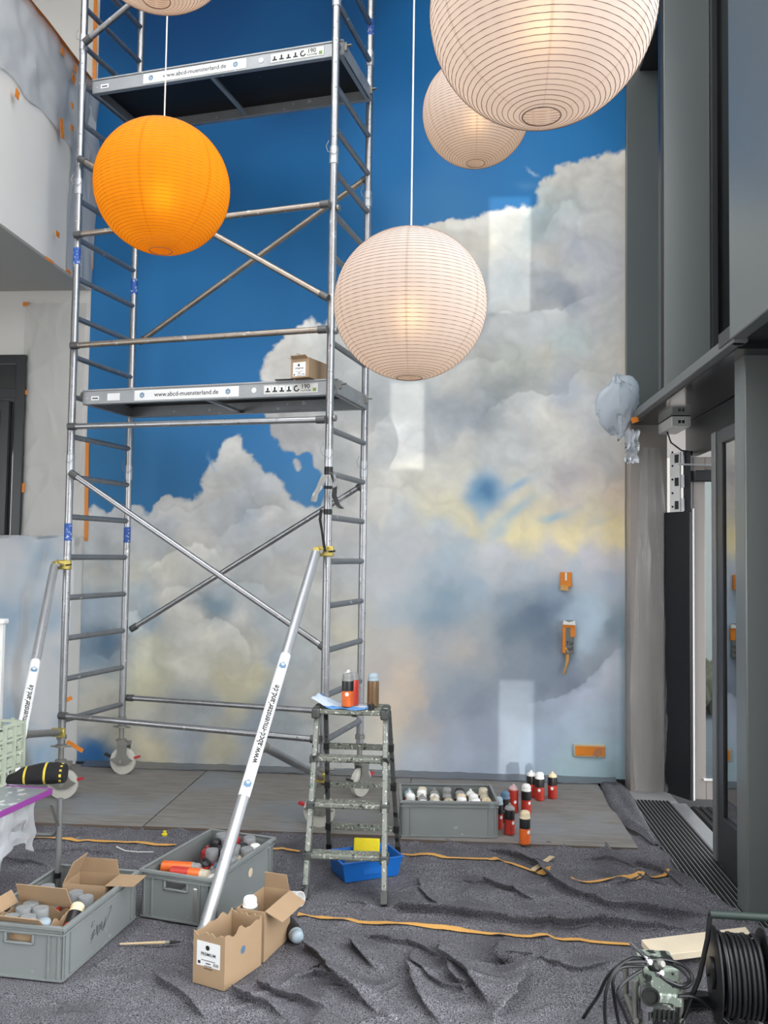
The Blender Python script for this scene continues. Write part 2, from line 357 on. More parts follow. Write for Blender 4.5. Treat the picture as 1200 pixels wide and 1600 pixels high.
def text(string, size, matl, parent, fn, name='lettering', align='LEFT', ext=0.0):
    # lettering: flat text turned into a mesh and mapped by fn(x, y) to the parent's local space
    cu = bpy.data.curves.new('t', 'FONT'); cu.body = string; cu.size = size; cu.align_x = align; cu.resolution_u = 3; cu.offset = size*.012
    o = bpy.data.objects.new('t', cu); COL.objects.link(o)
    me = bpy.data.meshes.new_from_object(o.evaluated_get(bpy.context.evaluated_depsgraph_get()))
    bpy.data.objects.remove(o); bpy.data.curves.remove(cu)
    for v in me.vertices: v.co = fn(v.co.x, v.co.y)
    me.materials.clear(); me.materials.append(matl); me.name = name
    return put(name, me, parent)
def rotm(x=0, y=0, z=0): return Matrix.Rotation(z, 4, 'Z') @ Matrix.Rotation(y, 4, 'Y') @ Matrix.Rotation(x, 4, 'X')
def TR(loc, x=0, y=0, z=0): return Matrix.Translation(Vector(loc)) @ rotm(x, y, z)
ORD = ['first', 'second', 'third', 'fourth', 'fifth', 'sixth', 'seventh', 'eighth', 'ninth', 'tenth']

# ------------------------------------------------------------------ the setting
YW, XL, XF, ZT0, ZT1 = 6.93, -2.98, 1.321, 2.745, 2.80
def vnoise(x, y, seed=0):
    xi, yi = np.floor(x).astype(np.int64), np.floor(y).astype(np.int64); xf, yf = x-xi, y-yi
    def h(a, b):
        n = (a*374761393+b*668265263+seed*974634777) & 0x7fffffff
        n = ((n ^ (n >> 13))*1274126177) & 0x7fffffff
        return ((n ^ (n >> 16)) & 0xffff)/65535.0
    sx, sy = xf*xf*xf*(xf*(xf*6-15)+10), yf*yf*yf*(yf*(yf*6-15)+10)
    a = h(xi, yi)*(1-sx)+h(xi+1, yi)*sx; b = h(xi, yi+1)*(1-sx)+h(xi+1, yi+1)*sx
    return a*(1-sy)+b*sy
def fbm(x, y, oct=5, seed=0, gain=0.5):
    t = np.zeros_like(x); a, s = 1.0, 0.0
    for k in range(oct):
        t += a*vnoise(x*2**k+17.3*k, y*2**k+9.1*k, seed+k); s += a; a *= gain
    return t/s
def poly_sdf(px, py, poly):          # signed distance, positive inside
    P = np.array(poly, float); n = len(P); best = np.full(px.shape, 1e9); inside = np.zeros(px.shape, bool)
    for i in range(n):
        a, b = P[i], P[(i+1) % n]; dx, dy = b-a
        t = np.clip(((px-a[0])*dx+(py-a[1])*dy)/(dx*dx+dy*dy+1e-9), 0, 1)
        best = np.minimum(best, np.hypot(px-a[0]-t*dx, py-a[1]-t*dy))
        inside ^= ((a[1] > py) != (b[1] > py)) & (px < (b[0]-a[0])*(py-a[1])/(b[1]-a[1]+1e-12)+a[0])
    return np.where(inside, best, -best)
# colours the painter used, by place on the painting (x, y in photo pixels, then sRGB)
BLUE = [(140,0,8,62,108),(300,20,8,60,106),(560,20,10,66,112),(160,200,20,84,132),(350,230,14,76,122),(450,150,10,66,112),(460,260,18,84,132),(620,60,14,84,136),(620,260,30,96,148),(660,330,56,112,160),(560,330,34,96,144),
 (400,400,30,92,140),(300,440,32,94,142),(160,440,36,98,146),(160,600,38,96,142),(280,600,40,100,148),(380,500,38,98,146),(380,620,48,108,158),(300,700,50,106,152),(170,720,50,104,146),(250,740,54,108,152),(440,720,62,118,166),(470,770,74,124,166),(660,50,22,98,152),(760,100,34,106,160),
 (740,270,52,112,164),(820,270,50,116,170),(900,210,44,116,172),(960,170,36,108,162),(700,320,62,116,162),(975,120,28,100,150)]
CLOUD = [(370,700,192,191,186),(350,740,184,186,183),(328,760,190,189,184),(270,790,189,189,184),(150,800,174,180,182),(200,812,178,182,184),(260,840,168,175,179),(400,760,180,184,186),(388,802,156,167,177),(350,812,176,180,182),(422,800,194,192,187),(452,800,190,190,185),(440,842,178,181,182),(480,822,180,182,180),
 (306,852,198,195,187),(262,882,192,188,172),(210,902,178,176,160),(150,902,176,176,166),(160,872,164,170,172),(340,884,186,186,180),(150,950,138,154,168),(168,1004,92,118,140),(140,1012,112,136,155),(205,962,178,187,188),(228,962,128,150,166),(216,922,150,165,172),(270,930,190,187,176),(290,960,192,189,178),(330,984,190,187,172),(300,1040,186,184,168),
 (230,1062,172,168,136),(240,1012,176,174,150),(350,1062,178,172,138),(392,1062,182,175,138),(400,1010,184,181,166),(370,962,192,190,182),(336,944,116,138,151),(350,925,160,172,178),(400,930,174,181,182),(420,962,165,175,180),(440,902,184,184,177),(440,962,170,178,182),(430,1022,148,163,173),(462,1002,165,172,172),(480,962,176,178,170),(470,902,188,187,178),
 (300,1112,142,149,150),(150,1100,176,172,155),(150,1132,175,172,158),(148,1180,52,100,146),(170,1190,96,122,142),(200,1150,164,159,138),(233,1168,184,175,140),(260,1130,155,155,148),(290,1152,132,142,153),(320,1102,148,156,160),(360,1092,174,169,138),(345,1162,160,155,128),(392,1132,126,138,150),(420,1102,133,146,158),(440,1132,140,150,154),(400,1182,146,152,157),(300,1192,140,148,152),(450,1182,150,158,162),(480,1102,162,163,157),
 (490,510,205,205,200),(540,520,186,187,182),(540,562,176,179,177),(450,562,194,191,184),(428,602,192,190,184),(480,622,174,174,172),(440,682,154,153,152),(472,692,163,162,160),(545,622,168,171,170),(530,702,158,160,159),(560,682,184,183,178),(540,762,164,164,161),(600,622,162,166,166),(600,702,174,176,176),(600,762,190,188,182),(660,682,170,173,174),(590,792,192,190,183),(630,802,172,177,178),(640,762,188,186,176),(680,792,203,198,170),(700,762,199,196,183),
 (600,862,172,178,182),(650,852,180,182,184),(690,832,174,184,189),(540,822,182,181,176),(545,872,172,175,176),(550,952,176,174,164),(540,984,184,179,158),(600,902,176,180,184),(620,952,158,171,179),(660,942,148,167,179),(680,962,122,148,167),(620,1002,176,172,164),(600,1052,172,164,157),(630,1062,190,172,151),(650,1092,187,170,149),(620,1112,194,175,151),(600,1152,187,179,158),(560,1122,168,168,159),(660,1132,160,158,158),(690,1102,138,150,164),(700,1152,144,154,172),(650,1192,164,174,185),(590,1192,170,175,172),(700,1002,160,164,167),(690,1052,150,158,165),
 (700,372,197,193,182),(740,372,191,187,176),(720,350,208,205,196),(800,342,192,192,186),(800,325,215,214,208),(850,312,176,181,175),(870,280,193,190,181),(920,268,199,195,186),(960,258,204,199,189),(960,322,196,194,188),(900,332,176,180,177),(840,332,158,174,178),(850,352,163,175,176),(880,362,182,184,184),(930,352,192,191,188),(950,422,185,185,188),(900,392,170,173,180),(860,402,187,185,180),(900,422,187,187,184),(868,442,152,158,164),(884,462,145,151,161),(920,452,180,182,186),(950,482,190,189,186),(960,562,197,193,185),
 (860,492,187,188,186),(800,442,163,169,172),(760,502,147,154,159),(840,512,178,182,182),(780,512,182,183,180),(760,562,172,174,167),(800,572,176,178,169),(880,532,180,190,188),(850,562,192,189,177),(920,582,189,188,181),(740,622,170,173,172),(800,592,152,158,156),(780,622,147,153,154),(840,582,170,175,172),(890,602,178,184,191),(720,602,184,184,178),(700,642,158,165,170),(740,662,152,160,167),(762,642,148,156,159),(722,662,156,163,168),(812,642,194,195,192),(800,702,193,196,195),
 (860,652,208,206,197),(880,682,202,201,194),(930,652,196,197,196),(940,722,190,188,186),(720,702,194,193,186),(700,742,197,195,186),(760,722,190,194,192),(850,742,196,197,194),(890,752,180,176,177),(940,762,197,189,182),(900,792,197,187,179),(720,792,206,198,163),(730,816,207,197,157),(700,776,201,196,168),(800,832,225,209,150),(830,836,227,211,150),(840,802,206,195,163),(900,832,232,213,150),(880,846,235,216,156),(960,822,227,206,146),(970,842,226,206,146),(930,802,206,195,163),(900,806,202,193,163),(960,772,206,190,170),(970,792,211,193,163),
 (780,862,184,187,195),(860,862,185,188,201),(930,872,192,192,201),(970,872,190,188,195),(720,852,164,180,190),(700,882,158,177,190),(760,892,178,185,190),(820,892,170,180,190),(900,892,169,182,196),(960,902,164,180,199),(740,922,148,169,185),(700,932,126,152,171),(800,932,128,147,165),(860,932,133,154,175),(840,962,94,113,132),(870,952,114,135,159),(800,982,108,127,143),(900,962,155,181,201),(930,962,167,192,210),(960,984,126,147,163),(920,1002,161,183,201),(860,1002,100,118,137),(880,1042,113,128,148),(930,1032,138,151,165),(900,1062,113,126,146),
 (850,1062,117,132,149),(960,1052,183,192,206),(920,1082,166,176,196),(870,1092,144,157,178),(960,1112,166,186,206),(900,1132,161,181,201),(750,982,150,160,165),(720,1012,172,166,157),(760,1032,149,155,160),(800,1032,127,140,154),(720,1082,132,146,161),(750,1102,121,135,153),(760,1152,139,151,172),(720,1182,150,162,182),(850,1162,150,172,196),(900,1192,149,180,191),(960,1172,155,186,201),(960,1212,138,169,178),(760,1202,140,155,175),(820,1102,133,148,164),(800,1150,150,165,182),(800,1060,125,138,152)]
CUMULUS_R = [(1010,232),(975,236),(955,240),(930,246),(905,252),(885,256),(868,262),(852,278),(842,290),(838,304),(836,318),(820,320),(803,320),(788,327),(765,333),(742,340),(720,346),(700,343),(680,349),(664,353),(640,372),(610,395),(585,430),(560,462),(535,486),(505,505),(493,510),(489,497),(484,504),(463,507),(458,516),(430,534),(412,566),(403,580),(406,600),(414,645),(424,680),(440,703),(463,711),(478,703),(488,704),(489,722),(500,742),(512,765),(500,800),(480,800),(470,900),(470,1260),(1010,1260)]
CUMULUS_L = [(100,1260),(100,800),(137,793),(147,786),(156,793),(167,801),(178,791),(192,788),(207,793),(218,790),(232,803),(238,800),(241,789),(255,777),(270,771),(290,779),(300,782),(306,775),(317,766),(315,748),(327,727),(342,716),(348,697),(360,685),(369,680),(377,686),(381,699),(396,718),(412,733),(427,743),(447,763),(462,786),(473,793),(500,792),(540,800),(540,1260)]
WISP = [(452,712),(466,714),(471,735),(470,752),(463,742)]
CRESTS = [([(225,892),(245,874),(279,858),(307,849),(332,858),(350,872)], .10, .12), ([(250,935),(253,926),(263,915),(284,914),(307,923),(315,933),(322,955)], .08, .07), ([(312,968),(320,964),(340,964),(358,972),(374,985),(386,1005),(392,1030)], .10, .13),
 ([(196,962),(202,954),(212,952),(220,967),(222,990)], .10, .12), ([(325,920),(350,914),(386,908),(412,913),(430,930)], .07, .08), ([(755,498),(772,491),(785,487),(803,489),(822,491),(837,486),(853,481),(877,486),(895,473),(916,464),(940,460)], .12, .12), ([(845,372),(860,350),(869,330),(880,316),(905,312)], .07, .08),
 ([(750,660),(767,641),(793,623),(809,612),(832,610),(851,620),(872,614),(887,616)], .10, .12), ([(884,620),(890,612),(895,589),(908,577),(927,581),(950,585)], .07, .06), ([(380,815),(387,797),(405,793),(420,790),(440,793),(458,806)], .09, .12), ([(820,1100),(835,1096),(861,1091),(887,1081),(912,1068),(928,1052),(943,1034),(964,1019),(985,1000)], .14, .12),
 ([(230,830),(250,800),(275,790),(300,800),(316,790),(330,775)], .05, .06), ([(700,585),(720,570),(745,560),(775,566),(800,560)], .06, .06), ([(560,690),(585,672),(600,650),(615,640)], .07, .06), ([(140,1020),(165,1030),(190,1015),(212,985)], .10, .10), ([(340,845),(360,820),(385,812)], .06, .08), ([(575,770),(590,762),(615,765),(640,760),(660,768)], .05, .05)]
def rbf(px, py, pts, s2, power):
    acc = np.zeros(px.shape+(3,)); wt = np.zeros(px.shape)
    for x, y, r, g, b in pts:
        if y > 780:
            l_ = .3*r+.59*g+.11*b; k_ = .72 if x < 500 else .74; r, g, b = l_+(r-l_)*k_, l_+(g-l_)*k_, l_+(b-l_)*k_
        w = 1.0/((px-x)**2+(py-y)**2+s2)**power
        wt += w; acc += w[..., None]*np.array(lin((r, g, b)))
    return acc/wt[..., None]
def mural_colours(px, py):
    wx = (fbm(px/46, py/46, 5, 3)-.5); wy = (fbm(px/46, py/46, 5, 21)-.5)
    bx = (fbm(px/13, py/13, 3, 33)-.5); by = (fbm(px/13, py/13, 3, 44)-.5)
    blue = rbf(px, py, BLUE, 1600, 2)
    cl = rbf(px+wx*34+bx*8, py+wy*34+by*8, CLOUD, 260, 1.9)
    # billows: overlapping rounded lobes give the painted crests
    bil = np.abs(fbm(px/70+wx*.8, py/58+wy*.8, 4, 51)-.5)*2
    bil2 = np.abs(fbm(px/26+wx, py/22+wy, 3, 71)-.5)*2
    soft = np.clip((py-760)/150, 0, 1)*np.clip((px-520)/60, 0, 1)
    cl = cl*(1+((bil-.22)*.34+(bil2-.25)*.12)[..., None]*(1-.75*soft)[..., None])
    cl = cl*(1+((fbm(px/9, py/9, 3, 81)-.5)*.05)[..., None])
    d = np.maximum(np.maximum(poly_sdf(px, py, CUMULUS_R), poly_sdf(px, py, CUMULUS_L)), poly_sdf(px, py, WISP)-3)
    edge = d+bx*15+wx*8
    wid = 3.0+7*fbm(px/60, py/60, 2, 91)
    m = np.clip(edge/wid+.5, 0, 1); m = m*m*(3-2*m)
    rim = np.exp(-((edge-9)/9)**2)*.10*np.clip((900-py)/100, 0, 1)
    cl = cl*(1+rim[..., None])
    c = blue*(1-m[..., None])+cl*m[..., None]
    for cr, lo_, hi_ in CRESTS:      # painted cloud crests: light below the line, shade above it
        P = np.array(cr, float); best = np.full(px.shape, 1e9); sg = np.zeros(px.shape); tt_ = np.zeros(px.shape)
        qx, qy = px+bx*9+wx*6, py+by*9+wy*6
        for i in range(len(P)-1):
            a, b = P[i], P[i+1]; dx, dy = b-a; t = np.clip(((qx-a[0])*dx+(qy-a[1])*dy)/(dx*dx+dy*dy), 0, 1)
            ex, ey = qx-a[0]-t*dx, qy-a[1]-t*dy; ds = np.hypot(ex, ey); mm = ds < best
            best = np.where(mm, ds, best); sg = np.where(mm, np.sign(dx*ey-dy*ex), sg); tt_ = np.where(mm, (i+t)/(len(P)-1), tt_)
        fade = np.clip(np.minimum(tt_, 1-tt_)*5, 0, 1); sd_ = best*sg; step = np.clip(sd_/3.0+.5, 0, 1)
        c = c*(1+1.5*((step*lo_*np.exp(-best/20)-(1-step)*hi_*np.exp(-best/13))*fade)[..., None])
    def blob(x, y, rx, ry, ang, rgb, amt, hard=1.0):
        nonlocal c
        ca, sa = math.cos(ang), math.sin(ang); qx = px-x+wx*14+bx*5; qy = py-y+wy*14+by*5
        u, v = (qx*ca+qy*sa)/rx, (-qx*sa+qy*ca)/ry
        w = np.clip(np.exp(-(u*u+v*v)**hard), 0, 1)*amt
        c = c*(1-w[..., None])+np.array(lin(rgb))*w[..., None]
    blob(757, 768, 33, 31, 0, (112,152,182), .95, 1.8); blob(760, 766, 16, 15, 0, (66,108,144), .75); blob(752, 802, 9, 16, .2, (138,168,186), .7)
    blob(806, 760, 24, 6, -.45, (122,162,190), .75); blob(806, 796, 38, 9, -.55, (150,176,190), .75); blob(778, 828, 20, 12, -.8, (160,180,190), .7)
    blob(866, 808, 24, 6, -.35, (136,174,190), .8); blob(940, 815, 14, 7, -.2, (178,186,182), .5)
    blob(342, 945, 20, 13, .3, (112,136,150), .7); blob(168, 1006, 22, 13, -.3, (86,112,136), .7); blob(140, 1182, 28, 18, 0, (40,92,142), .85, 1.5)
    blob(833, 268, 10, 2, .7, (176,196,206), .7); blob(822, 288, 16, 8, 0, (96,146,184), .4); blob(332, 722, 2.5, 14, -.3, (120,158,190), .6)
    blob(600, 815, 4, 22, 0, (196,193,186), .8); blob(590, 800, 14, 8, 0, (196,193,186), .6); blob(840, 965, 46, 26, -.3, (92,110,130), .5)
    # strip along the facade edge, sprayed darker teal low down
    e = np.clip((px-966)/8, 0, 1)*np.clip((py-880)/120, 0, 1)*.55
    c = c*(1-e[..., None])+np.array(lin((92,124,138)))*e[..., None]
    e2 = np.clip((px-968)/9, 0, 1)*(1-np.clip((py-700)/150, 0, 1))*np.clip((py-225)/40, 0, 1)*.4
    c = c*(1-e2[..., None])+np.array(lin((186,172,150)))*e2[..., None]
    return np.clip(c, 0, 1)
PAINT_GAIN = 1.0
pm = bpy.data.materials.new('mural paint'); pm.use_nodes = True; nt = pm.node_tree; pb = nt.nodes['Principled BSDF']
va = nt.nodes.new('ShaderNodeVertexColor'); va.layer_name = 'paint'
gn = nt.nodes.new('ShaderNodeVectorMath'); gn.operation = 'SCALE'; gn.inputs['Scale'].default_value = PAINT_GAIN*1.32
nt.links.new(va.outputs[0], gn.inputs[0]); nt.links.new(gn.outputs[0], pb.inputs['Base Color'])
pb.inputs['Roughness'].default_value = 0.75; pb.inputs['Specular IOR Level'].default_value = 0.25
nn = nt.nodes.new('ShaderNodeTexNoise'); nn.inputs['Scale'].default_value = 55; nn.inputs['Detail'].default_value = 4
bp = nt.nodes.new('ShaderNodeBump'); bp.inputs['Strength'].default_value = 0.08; bp.inputs['Distance'].default_value = 0.004
nt.links.new(nn.outputs[0], bp.inputs['Height']); nt.links.new(bp.outputs[0], pb.inputs['Normal'])

wall = struct(MB().box((-7.2, YW+.012, -.05), (1.6, YW+.3, 7.6)).build('wall_back', M['wall']), 'tall end wall carrying the painted sky')
NU, NV = 500, 760
xs, zs = np.linspace(XL, XF, NU), np.linspace(0.0, 6.6, NV)
G = np.stack([np.repeat(xs[:, None], NV, 1), np.full((NU, NV), YW), np.repeat(zs[None], NU, 0)], -1) - np.array(wall.location)
Pw = G + np.array(wall.location)
me_px = project(Pw)
mur = bpy.data.objects.new('mural', bpy.data.meshes.new('mural'))
def make_mural():
    me = mur.data; me.vertices.add(NU*NV); me.vertices.foreach_set('co', G.reshape(-1).astype(np.float32))
    i, j = np.meshgrid(np.arange(NU-1), np.arange(NV-1), indexing='ij'); a = (i*NV+j).reshape(-1)
    q = np.stack([a, a+NV, a+NV+1, a+1], 1).astype(np.int32)
    me.loops.add(q.size); me.loops.foreach_set('vertex_index', q.reshape(-1)); me.polygons.add(len(q)); me.polygons.foreach_set('loop_start', np.arange(0, q.size, 4, dtype=np.int32))
    me.update(calc_edges=True)
    c = mural_colours(*me_px)
    A = me.color_attributes.new('paint', 'FLOAT_COLOR', 'POINT'); buf = np.ones((NU*NV, 4), np.float32); buf[:, :3] = c.reshape(-1, 3); A.data.foreach_set('color', buf.reshape(-1))
    me.materials.append(pm)
make_mural(); COL.objects.link(mur); mur.parent = wall; MAT[mur.name] = root_matrix(wall)
mur['label'] = 'painted mural of blue sky and towering cumulus clouds'

struct(MB().box((-7.2, -6.2, -.12), (1.62, YW+.3, -.012)).build('floor', M['concrete']), 'pale screed floor of the hall')
cb_ = MB()      # ceiling with a long rooflight over the hall
for lo, hi in (((-7.2, 4.6), (2.2, YW+.3)), ((-7.2, -6.2), (2.2, -.6)), ((-7.2, -.6), (-5.0, 4.6)), ((.9, -.6), (2.2, 4.6))): cb_.box((*lo, 7.4), (*hi, 7.6))
for k in range(4): cb_.box((-5.0, .55+k*1.02, 7.4), (.9, .61+k*1.02, 7.6))
struct(cb_.build('ceiling', M['inner']), 'high white ceiling of the hall with an added light opening')
wl_ = MB()      # side wall with a band of windows under the gallery
for (ya, za), (yb, zb_) in (((-6.2, -.05), (YW, .8)), ((-6.2, 3.3), (YW, 7.4)), ((-6.2, .8), (-5.0, 3.3)), ((2.2, .8), (YW, 3.3))): wl_.box((-7.2, ya, za), (-7.0, yb, zb_))
for k in range(5): wl_.box((-7.15, -3.85+k*1.2, .8), (-7.05, -3.79+k*1.2, 3.3))
struct(wl_.build('wall_left', M['inner']), 'white side wall with an added light opening under the gallery')
struct(MB().box((-7.2, -6.4, -.05), (2.2, -6.2, 7.4)).build('wall_rear', M['inner']), 'white wall behind the viewer')
# gallery with parapet
ZB, ZP = 3.86, 5.50
bal = struct(MB().box((-6.99, -2.0, ZB), (XL-.03, YW, ZB+.42)).build('balcony', M['soffit']), 'gallery slab with grey underside')
MB().box((XL-.16, -2.0, ZB+.001), (XL, YW+.005, ZP-.02)).build('parapet', M['wall'], bal, world=True)
# dark window in the wall under the gallery
w1 = struct(thing('window_1', 'dark framed window in the white wall under the gallery', 'window'))
del w1['category']
a, b = at(0, 560, YW), at(34, 845, YW)
x0, x1, z0, z1 = a.x-1.2, b.x, at(20, 846, YW).z, at(30, 556, YW).z
fr = MB()
for lo, hi in (((x1-.075, z0), (x1, z1)), ((x0, z1-.07), (x1-.0752, z1)), ((x0, z0), (x1-.0752, z0+.05)), ((x0, z1-.36), (x1-.0752, z1-.28))):
    fr.box((lo[0], YW-.045, lo[1]), (hi[0], YW+.01, hi[1]))
fr.build('window_frame', M['frame_dark'], w1, world=True, bevel=.003)
MB().box((x0, YW-.012, z0), (x1-.07, YW-.004, z1-.3)).build('pane', M['pane_dark'], w1, world=True)
MB().box((x0, YW-.012, z1-.3), (x1-.07, YW-.004, z1-.05)).build('pane', M['pane_dark'], w1, world=True)
sash = MB()
xs_ = x1-.12
for lo, hi in (((xs_-.07, z0+.052), (xs_, z1-.38)), ((x0, z1-.46), (xs_-.0702, z1-.38)), ((x0, z0+.052), (xs_-.0702, z0+.12))):
    sash.box((lo[0], YW-.055, lo[1]), (hi[0], YW-.02, hi[1]))
sash.build('sash', M['frame_dark'], w1, world=True, bevel=.003)
# upper dark opening at the gallery back
MB().box((-6.5, YW-.02, 5.95), (at(46, 5, YW).x, YW+.005, 7.2)).build('gallery_door', M['frame_dark'], bal, world=True)

# right facade above the transom
fac = struct(thing('wall_right', 'grey metal facade with tall panels and windows', 'wall')); del fac['category']
zp1 = at(1010, 110, 6.88).z; XG = at(1110, 400, 5.655).x
MB().box((XF, 6.88, ZT1), (XG+.1, YW+.011, zp1)).build('panel', M['frame'], fac, world=True, bevel=.004)
MB().box((XF+.10, 5.73, zp1), (XG+.1, YW+.010, 7.4)).build('beam', M['frame_dark'], fac, world=True)
MB().box((XF, 6.89, zp1+.001), (XF+.099, YW+.011, 7.4)).build('panel', M['frame'], fac, world=True)
MB().box((XF, 5.655, ZT1), (XG, 5.72, 7.4)).build('panel', M['frame'], fac, world=True, bevel=.004)
MB().box((XF-.018, 5.66, ZT1), (XF-.001, 5.73, 7.4)).build('joint', M['frame_dark'], fac, world=True)
MB().box((XG, 5.60, ZT1), (XG+.04, 5.72, 7.4)).build('frame_post', M['frame_dark'], fac, world=True)
MB().box((XG+.03, 4.30, ZT1), (XG+.04, 5.60, 7.4)).build('pane', M['pane_frost'], fac, world=True)
MB().box((XG+.03, 5.73, ZT1), (XG+.04, 6.88, zp1)).build('pane', M['pane_frost'], fac, world=True)
MB().box((XF-.012, 4.235, ZT0), (XF+.045, 4.275, 7.4)).build('frame_post', M['frame_mid'], fac, world=True, bevel=.004)
MB().box((XF-.03, 3.6, ZT0+.015), (XF+.04, 4.234, 7.4)).build('panel', M['frame'], fac, world=True, bevel=.006)
MB().box((XF+.05, 4.24, ZT1-.03), (XG+.1, 6.88, ZT1-.002)).build('ledge', M['frame_mid'], fac, world=True)
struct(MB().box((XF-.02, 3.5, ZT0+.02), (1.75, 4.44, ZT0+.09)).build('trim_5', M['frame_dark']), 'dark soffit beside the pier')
tr = struct(MB().box((XF-.015, 4.21, ZT0), (XF+.05, 6.92, ZT1)).build('trim_1', M['frame_mid'], bevel=.004), 'grey transom edge above the entrance')
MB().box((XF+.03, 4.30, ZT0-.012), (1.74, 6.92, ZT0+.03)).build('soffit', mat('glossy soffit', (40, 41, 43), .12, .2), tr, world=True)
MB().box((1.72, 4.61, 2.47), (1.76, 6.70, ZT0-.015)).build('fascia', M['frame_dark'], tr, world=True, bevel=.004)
# jamb, pier
struct(MB().box((XF+.01, 6.76, -.01), (1.60, YW+.02, ZT0)).build('trim_2', M['frame_warm']), 'warm grey jamb between mural and entrance')
struct(MB().box((1.425, 4.44, -.01), (2.6, 4.60, ZT0+.1)).build('wall_front', M['frame'], bevel=.008), 'wide grey metal pier beside the entrance')
struct(MB().box((1.60, 3.5, -.01), (1.66, 4.44, ZT0+.1)).build('shade_wall_entrance', M['frame'], bevel=.004), 'unseen grey metal wall added to shade the pier')  # added beyond the frame edge to keep sky light off the pier
# near fixed leaf
d2 = struct(thing('door_2', 'grey framed glass door leaf beside the wide pier', 'door')); del d2['category']
XD = 1.50
MB().box((XD, 5.20, .02), (XD+.05, 5.275, 2.46)).build('stile', M['frame_mid'], d2, world=True, bevel=.004)
MB().box((XD+.008, 5.09, .02), (XD+.05, 5.199, 2.46)).build('stile', M['frame_dark'], d2, world=True, bevel=.004)
MB().box((XD, 4.60, .02), (XD+.05, 4.70, 2.46)).build('stile', M['frame_mid'], d2, world=True, bevel=.004)
MB().box((XD+.001, 4.701, .02), (XD+.049, 5.089, .30)).build('bottom_rail', M['frame_dark'], d2, world=True, bevel=.004)
MB().box((XD+.001, 4.701, 2.38), (XD+.049, 5.089, 2.46)).build('top_rail', M['frame_dark'], d2, world=True, bevel=.004)
MB().box((XD+.02, 4.68, .28), (XD+.03, 5.12, 2.40)).build('pane', glass_mat('reflecting pane', (190, 205, 206), .38, .01), d2, world=True)
# open leaf, turned outwards
d1 = struct(thing('door_1', 'open glass door leaf swung outwards past the black cover', 'door')); del d1['category']
YD = 6.48
f_ = MB()
for lo, hi in (((1.715, .03), (1.80, 2.46)), ((2.48, .03), (2.56, 2.46)), ((1.8002, .03), (2.4798, .17)), ((1.8002, 2.37), (2.4798, 2.46))):
    f_.box((lo[0], YD, lo[1]), (hi[0], YD+.05, hi[1]))
f_.build('door_frame', M['frame_warm'], d1, world=True, bevel=.004)
MB().box((1.79, YD+.02, .16), (2.5, YD+.03, 2.38)).build('pane', glass_mat('clear door pane', (226, 236, 238), .06, .01), d1, world=True)
MB().box((1.78, YD-.012, .165), (1.90, YD, .18)).build('glazing_bead', M['white_plastic'], d1, world=True)
# threshold
struct(MB().box((1.555, 4.6, -.012), (1.655, 6.46, .004)).build('trim_3', M['alu_bright'], bevel=.003), 'bright aluminium threshold strip')
# outside
struct(MB().box((1.70, 4.6, 2.85), (5.0, 10.0, 3.0)).build('shade_slab_outside', M['render']), 'flat slab added to shade the entrance from outside')  # added overhead to hold sky light off the door leaves
struct(MB().box((1.62, -30, -.2), (30, 40, -.03)).build('pavement_outside', M['pavement']), 'paved yard outside the entrance')
ob = thing('neighbour_building', 'grey rendered building across the yard seen through the entrance', 'building', (5, 15, 0))
MB().box((-2, 15, -.03), (16, 16, 7)).build('wall', M['render'], ob, world=True)
for k in range(3): MB().box((2.2+k*2.6, 14.97, 1.0), (3.4+k*2.6, 15.02, 2.4)).build('window', M['pane_dark'], ob, world=True)
pl = MB()
for k in range(60):
    x, y = 1.9+random.random()*3.2, 10.2+random.random()*1.0
    h = .25+.35*random.random(); pl.lathe([(.02, 0), (.16, h*.5), (.11, h*.85), (.01, h)], 6, TR((x, y, -.03)))
tag(pl.build('planting', M['leafy']), 'dry brownish planting bed in the yard outside', 'plants', kind='stuff')
# added out-of-view wall: its slots cut the low sun into patches on the mural
sb = thing('sun_mask_wall', 'added unseen wall with slots that shape the sun patches', 'building', (6, -12, 0))
YS = -12.0
def back(px, py):
    p = at(px, py, YW); t = (YS-p.y)/SUN_DIR.y; return p+SUN_DIR*t
holes = []
for (l, t, r, b) in ((765, 308, 829, 488), (611, 598, 662, 733), (780, 1062, 834, 1216)):
    a, c = back(l, t), back(r, b); holes.append((min(a.x, c.x), max(a.x, c.x), min(a.z, c.z), max(a.z, c.z)))
xsplit = sorted({1.5, 5.8, *[h[0] for h in holes], *[h[1] for h in holes]}); zsplit = sorted({-.1, 9.8, *[h[2] for h in holes], *[h[3] for h in holes]})
nb = MB()
for i in range(len(xsplit)-1):
    for j in range(len(zsplit)-1):
        cx, cz = (xsplit[i]+xsplit[i+1])/2, (zsplit[j]+zsplit[j+1])/2
        if not any(h[0] < cx < h[1] and h[2] < cz < h[3] for h in holes): nb.box((xsplit[i], YS-.02, zsplit[j]), (xsplit[i+1], YS, zsplit[j+1]))
nb.build('facade', M['sun_mask'], sb, world=True, smooth=False)

